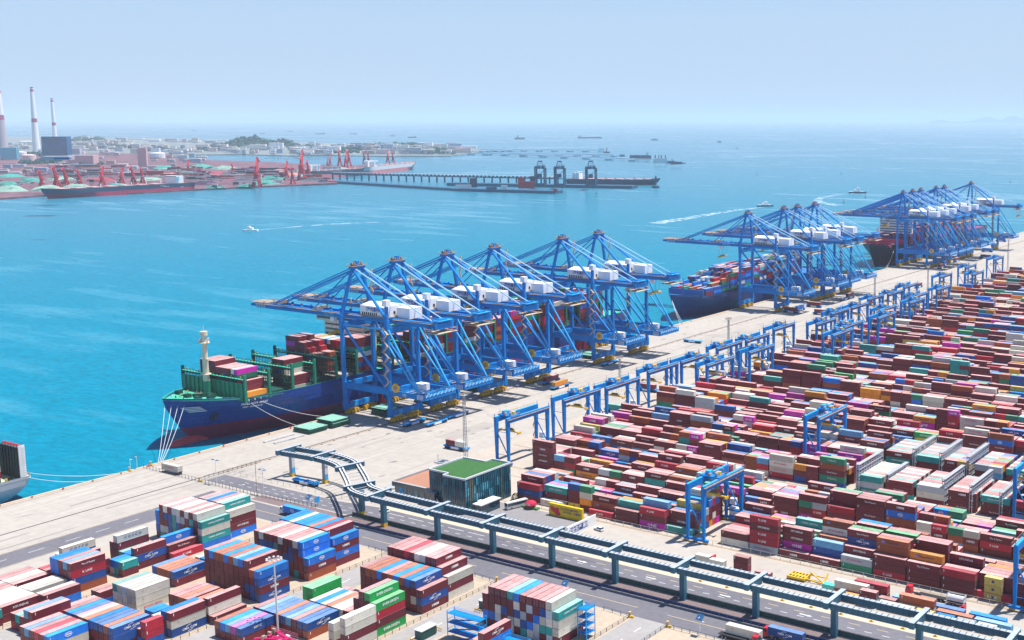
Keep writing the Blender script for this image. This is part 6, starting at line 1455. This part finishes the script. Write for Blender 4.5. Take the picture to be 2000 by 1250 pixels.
# bulk carriers
def bulk(p0, p1, B, dz, hullm, bootm, label, house_at=1, white=True):
    a, b = P(*p0, WATER), P(*p1, WATER); d = b-a; L = d.length; rz = math.atan2(d.y, d.x) - math.pi/2
    t = root('bulk_carrier', label, 'bulk carrier', (a.x,a.y,0), rz)
    mb, _ = hull_mb(B, L, dz, hullm, bootm, dz*.45, mat('bulk_deck',(.30,.14,.12),.7), bulw=1.0); mb.build('hull', t)
    mb = MB()
    for k in range(7): y = L*.1 + k*(L*.72/7); mb.box(-B*.32,B*.32,y,y+L*.06,dz,dz+2.2,mat('hatch_pink',(.55,.34,.33),.7)); mb.box(-.8,.8,y+L*.068,y+L*.075,dz,dz+8,M_lgrey)
    mb.build('hatch_cover', t)
    mb = MB(); y = L*.86; mb.box(-B*.42,B*.42,y,y+L*.05,dz,dz+15,M_white); mb.box(-B*.5,B*.5,y,y+L*.03,dz+15,dz+18,M_white); mb.box(-B*.48,B*.48,y-.2,y,dz+16,dz+17.4,M_glass); mb.box(-3,3,y+L*.06,y+L*.09,dz,dz+17,M_dark if not white else M_white); mb.build('superstructure', t)
M_bb = mat('bulk_black', (.015,.05,.10), .5, .1); M_br = mat('bulk_red', (.42,.03,.08), .6, .15)
bulk((80,389),(371,371.5),42,15,M_bb,M_br,'long bulk carrier with crimson lower hull moored before red cranes')
bulk((810,330),(712,341),40,19,mat('bulk_pale',(.62,.58,.56)),mat('bulk_rose',(.58,.16,.18)),'pale-sided carrier with rose lower hull at the outer berth')
bulk((713,342),(600,349),40,17,M_bb,mat('bulk_rose',(.58,.16,.18)),'black and rose carrier with white bridge at the jetty root')
# ore jetty with three dark unloaders
M_jet = mat('jetty_dark', (.02,.085,.16), .6, .15, .05)
def strip(mb, a, b, z0, z1, w_, m): a, b = P(*a,WATER), P(*b,WATER); mb.beam((a.x,a.y,(z0+z1)/2),(b.x,b.y,(z0+z1)/2),w_,z1-z0,m); return a, b
jt = root('ore_jetty', 'long dark jetty with raised conveyor gallery and unloading berth', 'jetty', (0,0,0))
mb = MB(); strip(mb,(648,357),(905,373),WATER-1,2.5,26,M_jet); strip(mb,(905,373),(1092,378),WATER-1,3.5,34,M_jet); strip(mb,(880,362),(1240,368),WATER-1,4,40,M_jet); strip(mb,(1240,366),(1282,366),2,3,4,M_jet); mb.build('deck', jt)
mb = MB(); a, b = strip(mb,(650,351),(1090,361),11,14,8,M_jet)
for k in range(30): c = a.lerp(b,k/29); mb.box(c.x-1.0,c.x+1.0,c.y-2,c.y+2,WATER,11,M_jet)
a, b = strip(mb,(650,351),(1090,361),17,17.8,8,M_lgrey)
for k in range(60): c = a.lerp(b,k/59); mb.box(c.x-.5,c.x+.5,c.y-3,c.y+3,14,17,M_jet)
mb.build('conveyor_gallery', jt)
mb = MB(); [far_box(mb, px, py, w_, 4, h, m_, None, 3.5) for px,py,w_,h,m_ in ((905,368,30,7,M_lgrey),(925,366,14,18,M_bb),(1028,368,30,14,M_rc),(985,370,12,8,M_lgrey),(1085,375,8,6,M_rc),(960,370,20,5,M_jet),(1018,366,12,20,M_rc),(1040,366,9,22,M_bb))]; mb.build('berth_machinery', jt)
for k,(px,py,pt) in enumerate([(1056,366,314),(1094,366.5,314.5),(1155,368,314)]):
    p = P(px,py-3,4); h = hgt(p,pt); t = root('ore_unloader', 'dark portal ore unloader on the jetty, ' + ['first of the close pair','second of the close pair','standing apart toward the jetty end'][k], 'ore unloader', p, R(0), 'ore unloaders'); mb = MB(); ax = Vector((VV.x,VU.x,0)).normalized(); ay = Vector((-ax.y,ax.x,0))
    def V(a,b,z): v_ = ax*a+ay*b; return (v_.x,v_.y,z)
    for a_ in (-11,11):
        for b_ in (-12,12): mb.beam(V(a_,b_,0),V(a_,b_,h*.72),2.6,2.6,M_jet)
        mb.beam(V(a_,-12,h*.25),V(a_,12,h*.25),2,2,M_jet); mb.beam(V(a_,-12,h*.05),V(a_,12,h*.6),1.2,1.2,M_jet)
    mb.beam(V(-11,-12,h*.08),V(11,-12,h*.08),2,4,M_jet); mb.beam(V(-11,-12,h*.3),V(11,-12,h*.3),2,2,M_jet); mb.beam(V(-9,-12,h*.35),V(9,-12,h*.6),1,1,M_jet); mb.build('leg_frame', t)
    mb = MB(); mb.beam(V(0,-44,h*.76),V(0,34,h*.76),13,6,M_jet); mb.beam(V(-12,-12,h*.74),V(12,-12,h*.74),4,6,M_jet); mb.build('boom', t)
    mb = MB(); [mb.beam(V(a_,-6,h*.8),V(a_*.6,0,h*.98),1.4,1.4,M_jet) for a_ in (-7,7)]; mb.beam(V(-5,0,h*.98),V(5,0,h*.98),3,3,M_jet); [mb.beam(V(a_*.6,0,h*.98),V(0,-40,h*.78),.8,.8,M_jet) for a_ in (-7,7)]; mb.build('apex_frame', t)
    mb = MB(); mb.beam(V(-5,-10,h*.42),V(5,-10,h*.42),6,9,M_jet); mb.build('hopper', t)
bulk((1290,361.5),(1110,359.5),36,10,M_bb,M_bb,'dark bulk carrier with white bridge behind the ore unloaders'); 
t = root('white_bridge_tower', 'white bridge and funnel block of the ship at the jetty end', 'superstructure', (0,0,0)); bpy.data.objects.remove(t)
p = P(1281,367,WATER); mb = MB(); mb.lathe([(9,-1),(9,5),(6,6),(2.2,7),(1.6,24),(2.6,24.5),(2.2,28),(.2,30)], M_jet, n=10); tag(mb.build('beacon', None, p), 'small dark beacon tower at the very end of the jetty', 'beacon')
# oil piers
M_pier = mat('pier_pale', (.45,.52,.58), .7, .1)
op = root('oil_pier', 'pale thin oil piers on spaced pile caps beyond the ore jetty', 'pier', (0,0,0)); mb = MB()
for a, b in (((935,295),(1175,297)),((920,303),(1200,306)),((950,303),(1285,317)),((880,299),(1000,296))):
    strip(mb,a,b,5,8,8,M_pier); A, B_ = P(*a,WATER), P(*b,WATER)
    for k in range(9): c = A.lerp(B_,k/8); mb.cbox(c.x,c.y,WATER-1,26,26,6,mat('pile_cap',(.12,.30,.42),.7))
mb.build('deck', op)
mb = MB(); [far_box(mb, px, py, w_, 5, h, m_, None, 6) for px,py,w_,h,m_ in ((1175,298,10,9,M_white),(1185,299,12,3,M_jet),(1290,319,26,10,M_lgrey),(1240,309,20,6,M_jet),(1262,309,14,6,M_jet),(1320,321,22,5,M_bb),(1215,306,10,4,M_jet))]
for px in (1280,1287,1292,1300,1171,1185): p = P(px,317 if px > 1250 else 296,6); mb.tube(p, p+Vector((0,0,hgt(p, 303 if px > 1250 else 288))), 2.2, M_rc if px % 2 else M_jet, 5)
mb.build('loading_arms', op)
# ships: tankers at the oil pier and anchored far out
def far_ship(px, py, wpx, hpx, label, m_, house=.85, white=True):
    p = P(px,py,WATER); s = proj(p)[2]/FOC; ax = Vector((VV.x,VU.x,0)).normalized(); L = wpx*s; rz = math.atan2(ax.y,ax.x)
    t = root('anchored_ship', label, 'ship', (p.x,p.y,WATER), rz, 'ships anchored out at sea'); h = hpx*s
    mb = MB(); B = L*.075; mb.prism([(-L/2,0),(-L*.44,-B),(L*.45,-B),(L/2,-B*.8),(L/2,B*.8),(L*.45,B),(-L*.44,B)], -1, h*.42, m_); mb.build('hull', t)
    x = L*(house-.5); mb = MB(); mb.box(x-L*.04,x+L*.03,-B*.8,B*.8,h*.42,h*.9,M_white if white else m_); mb.box(x+L*.04,x+L*.065,-B*.3,B*.3,h*.42,h,m_); mb.build('superstructure', t)
    mb = MB(); [mb.box(-L*.38+k*L*.14,-L*.29+k*L*.14,-B*.6,B*.6,h*.42,h*.52,m_) for k in range(5 if house > .5 else 0)]; mb.tube((-L*.42,0,h*.42),(-L*.42,0,h*.75),L*.006,m_,5); mb.build('deck_gear', t)
M_fs = mat('far_hull', (.05,.09,.16), .6); M_fs2 = mat('far_hull_rust', (.22,.08,.09), .6)
for px,py,w_,h,lab,hs,wh in ((1255,310,34,14,'tanker with tall dark funnel alongside the oil pier',.75,True),(1310,319,22,10,'small white-topped tanker at the oil pier head',.6,True),(1332,319.5,14,4,'low grey launch beside the oil pier head',.5,False),(1015,272,20,8,'anchored ship with bulky deck left of the longest anchored one',.3,False),(1152,270,47,6,'longest anchored ship on the horizon, bridge at its left end',.06,True),(1278,274,14,5,'short anchored ship right of the longest one',.5,False),(1405,278,9,4.5,'tiny anchored ship farthest right',.5,False),(1440,290,5,2,'speck of a boat right of the tiny anchored ship',.5,False),(625,262,20,3,'faint anchored ship above mid town',.85,False),(690,262,14,2.6,'faint small anchored ship right of the one above mid town',.8,False),(767,266,10,3,'faint stubby anchored ship above the right waterfront',.7,False),(805,269,17,4,'faint ship with tall stern above the right waterfront',.9,False),(567,257,12,2,'faintest anchored ship near the horizon',.8,False),(512,261,10,2,'faint anchored ship above the wooded hill',.8,False),(100,251.5,9,1.6,'faint anchored ship left of the smallest chimney',.8,False),(378,255,13,2,'faint anchored ship above the inlet',.8,False)):
    far_ship(px,py,w_,h,lab,M_fs,hs,wh)
for k in range(9):
    px, py = q.uniform(430,800), q.uniform(304,311); p = P(px,py,WATER)
    m = MB(); s = proj(p)[2]/FOC; m.prism([(-4*s,-s),(3*s,-s),(4.5*s,0),(3*s,s),(-4*s,s)], -1, 1.0*s, M_fs, M_lgrey); m.box(-3*s,-1*s,-.7*s,.7*s,s,2*s,M_white); tag(m.build('fishing_boat', None, p), 'small boat moored along the town inlet', 'boat', 'small boats along the town inlet')
isl = MB()
for px, w_, h in ((1930,110,9),(1995,90,12),(1850,90,5),(60,130,3)):
    p = P(px,240.5,WATER); s = proj(p)[2]/FOC; ax = Vector((VV.x,VU.x,0)).normalized(); n = 24; vs = []
    for k in range(n+1):
        t_ = k/n-.5; c = p+ax*(t_*w_*s); ay = Vector((-ax.y,ax.x,0)); hh = h*s*(1-4*t_*t_)*(1+.35*math.sin(9*t_+px)); vs += [(c.x,c.y,WATER),(c.x+ay.x*600,c.y+ay.y*600,WATER+max(2,hh)),(c.x+ay.x*1500,c.y+ay.y*1500,WATER)]
    isl.add(vs, [(3*k,3*k+3,3*k+4,3*k+1) for k in range(n)] + [(3*k+1,3*k+4,3*k+5,3*k+2) for k in range(n)], mat('hill_green',(.008,.06,.045)))
tag(isl.build('island_hills'), kind='structure')

# ---------------------------------------------------------------- sea haze
hz = MB(); hz.box(-71000,7000,-5000,91000,-13.5,420,M_white); h = hz.build('haze'); h.data.materials.clear()
hm_ = bpy.data.materials.new('sea_haze'); hm_.use_nodes = True; t = hm_.node_tree; t.nodes.remove(t.nodes['Principled BSDF'])
pv = t.nodes.new('ShaderNodeVolumePrincipled'); pv.inputs['Color'].default_value = (.74,.82,.88,1); pv.inputs['Density'].default_value = .000044; pv.inputs['Anisotropy'].default_value = 0
t.links.new(pv.outputs[0], t.nodes['Material Output'].inputs['Volume']); h.data.materials.append(hm_); tag(h, 'pale blue sea haze over the harbour', 'haze', kind='stuff')
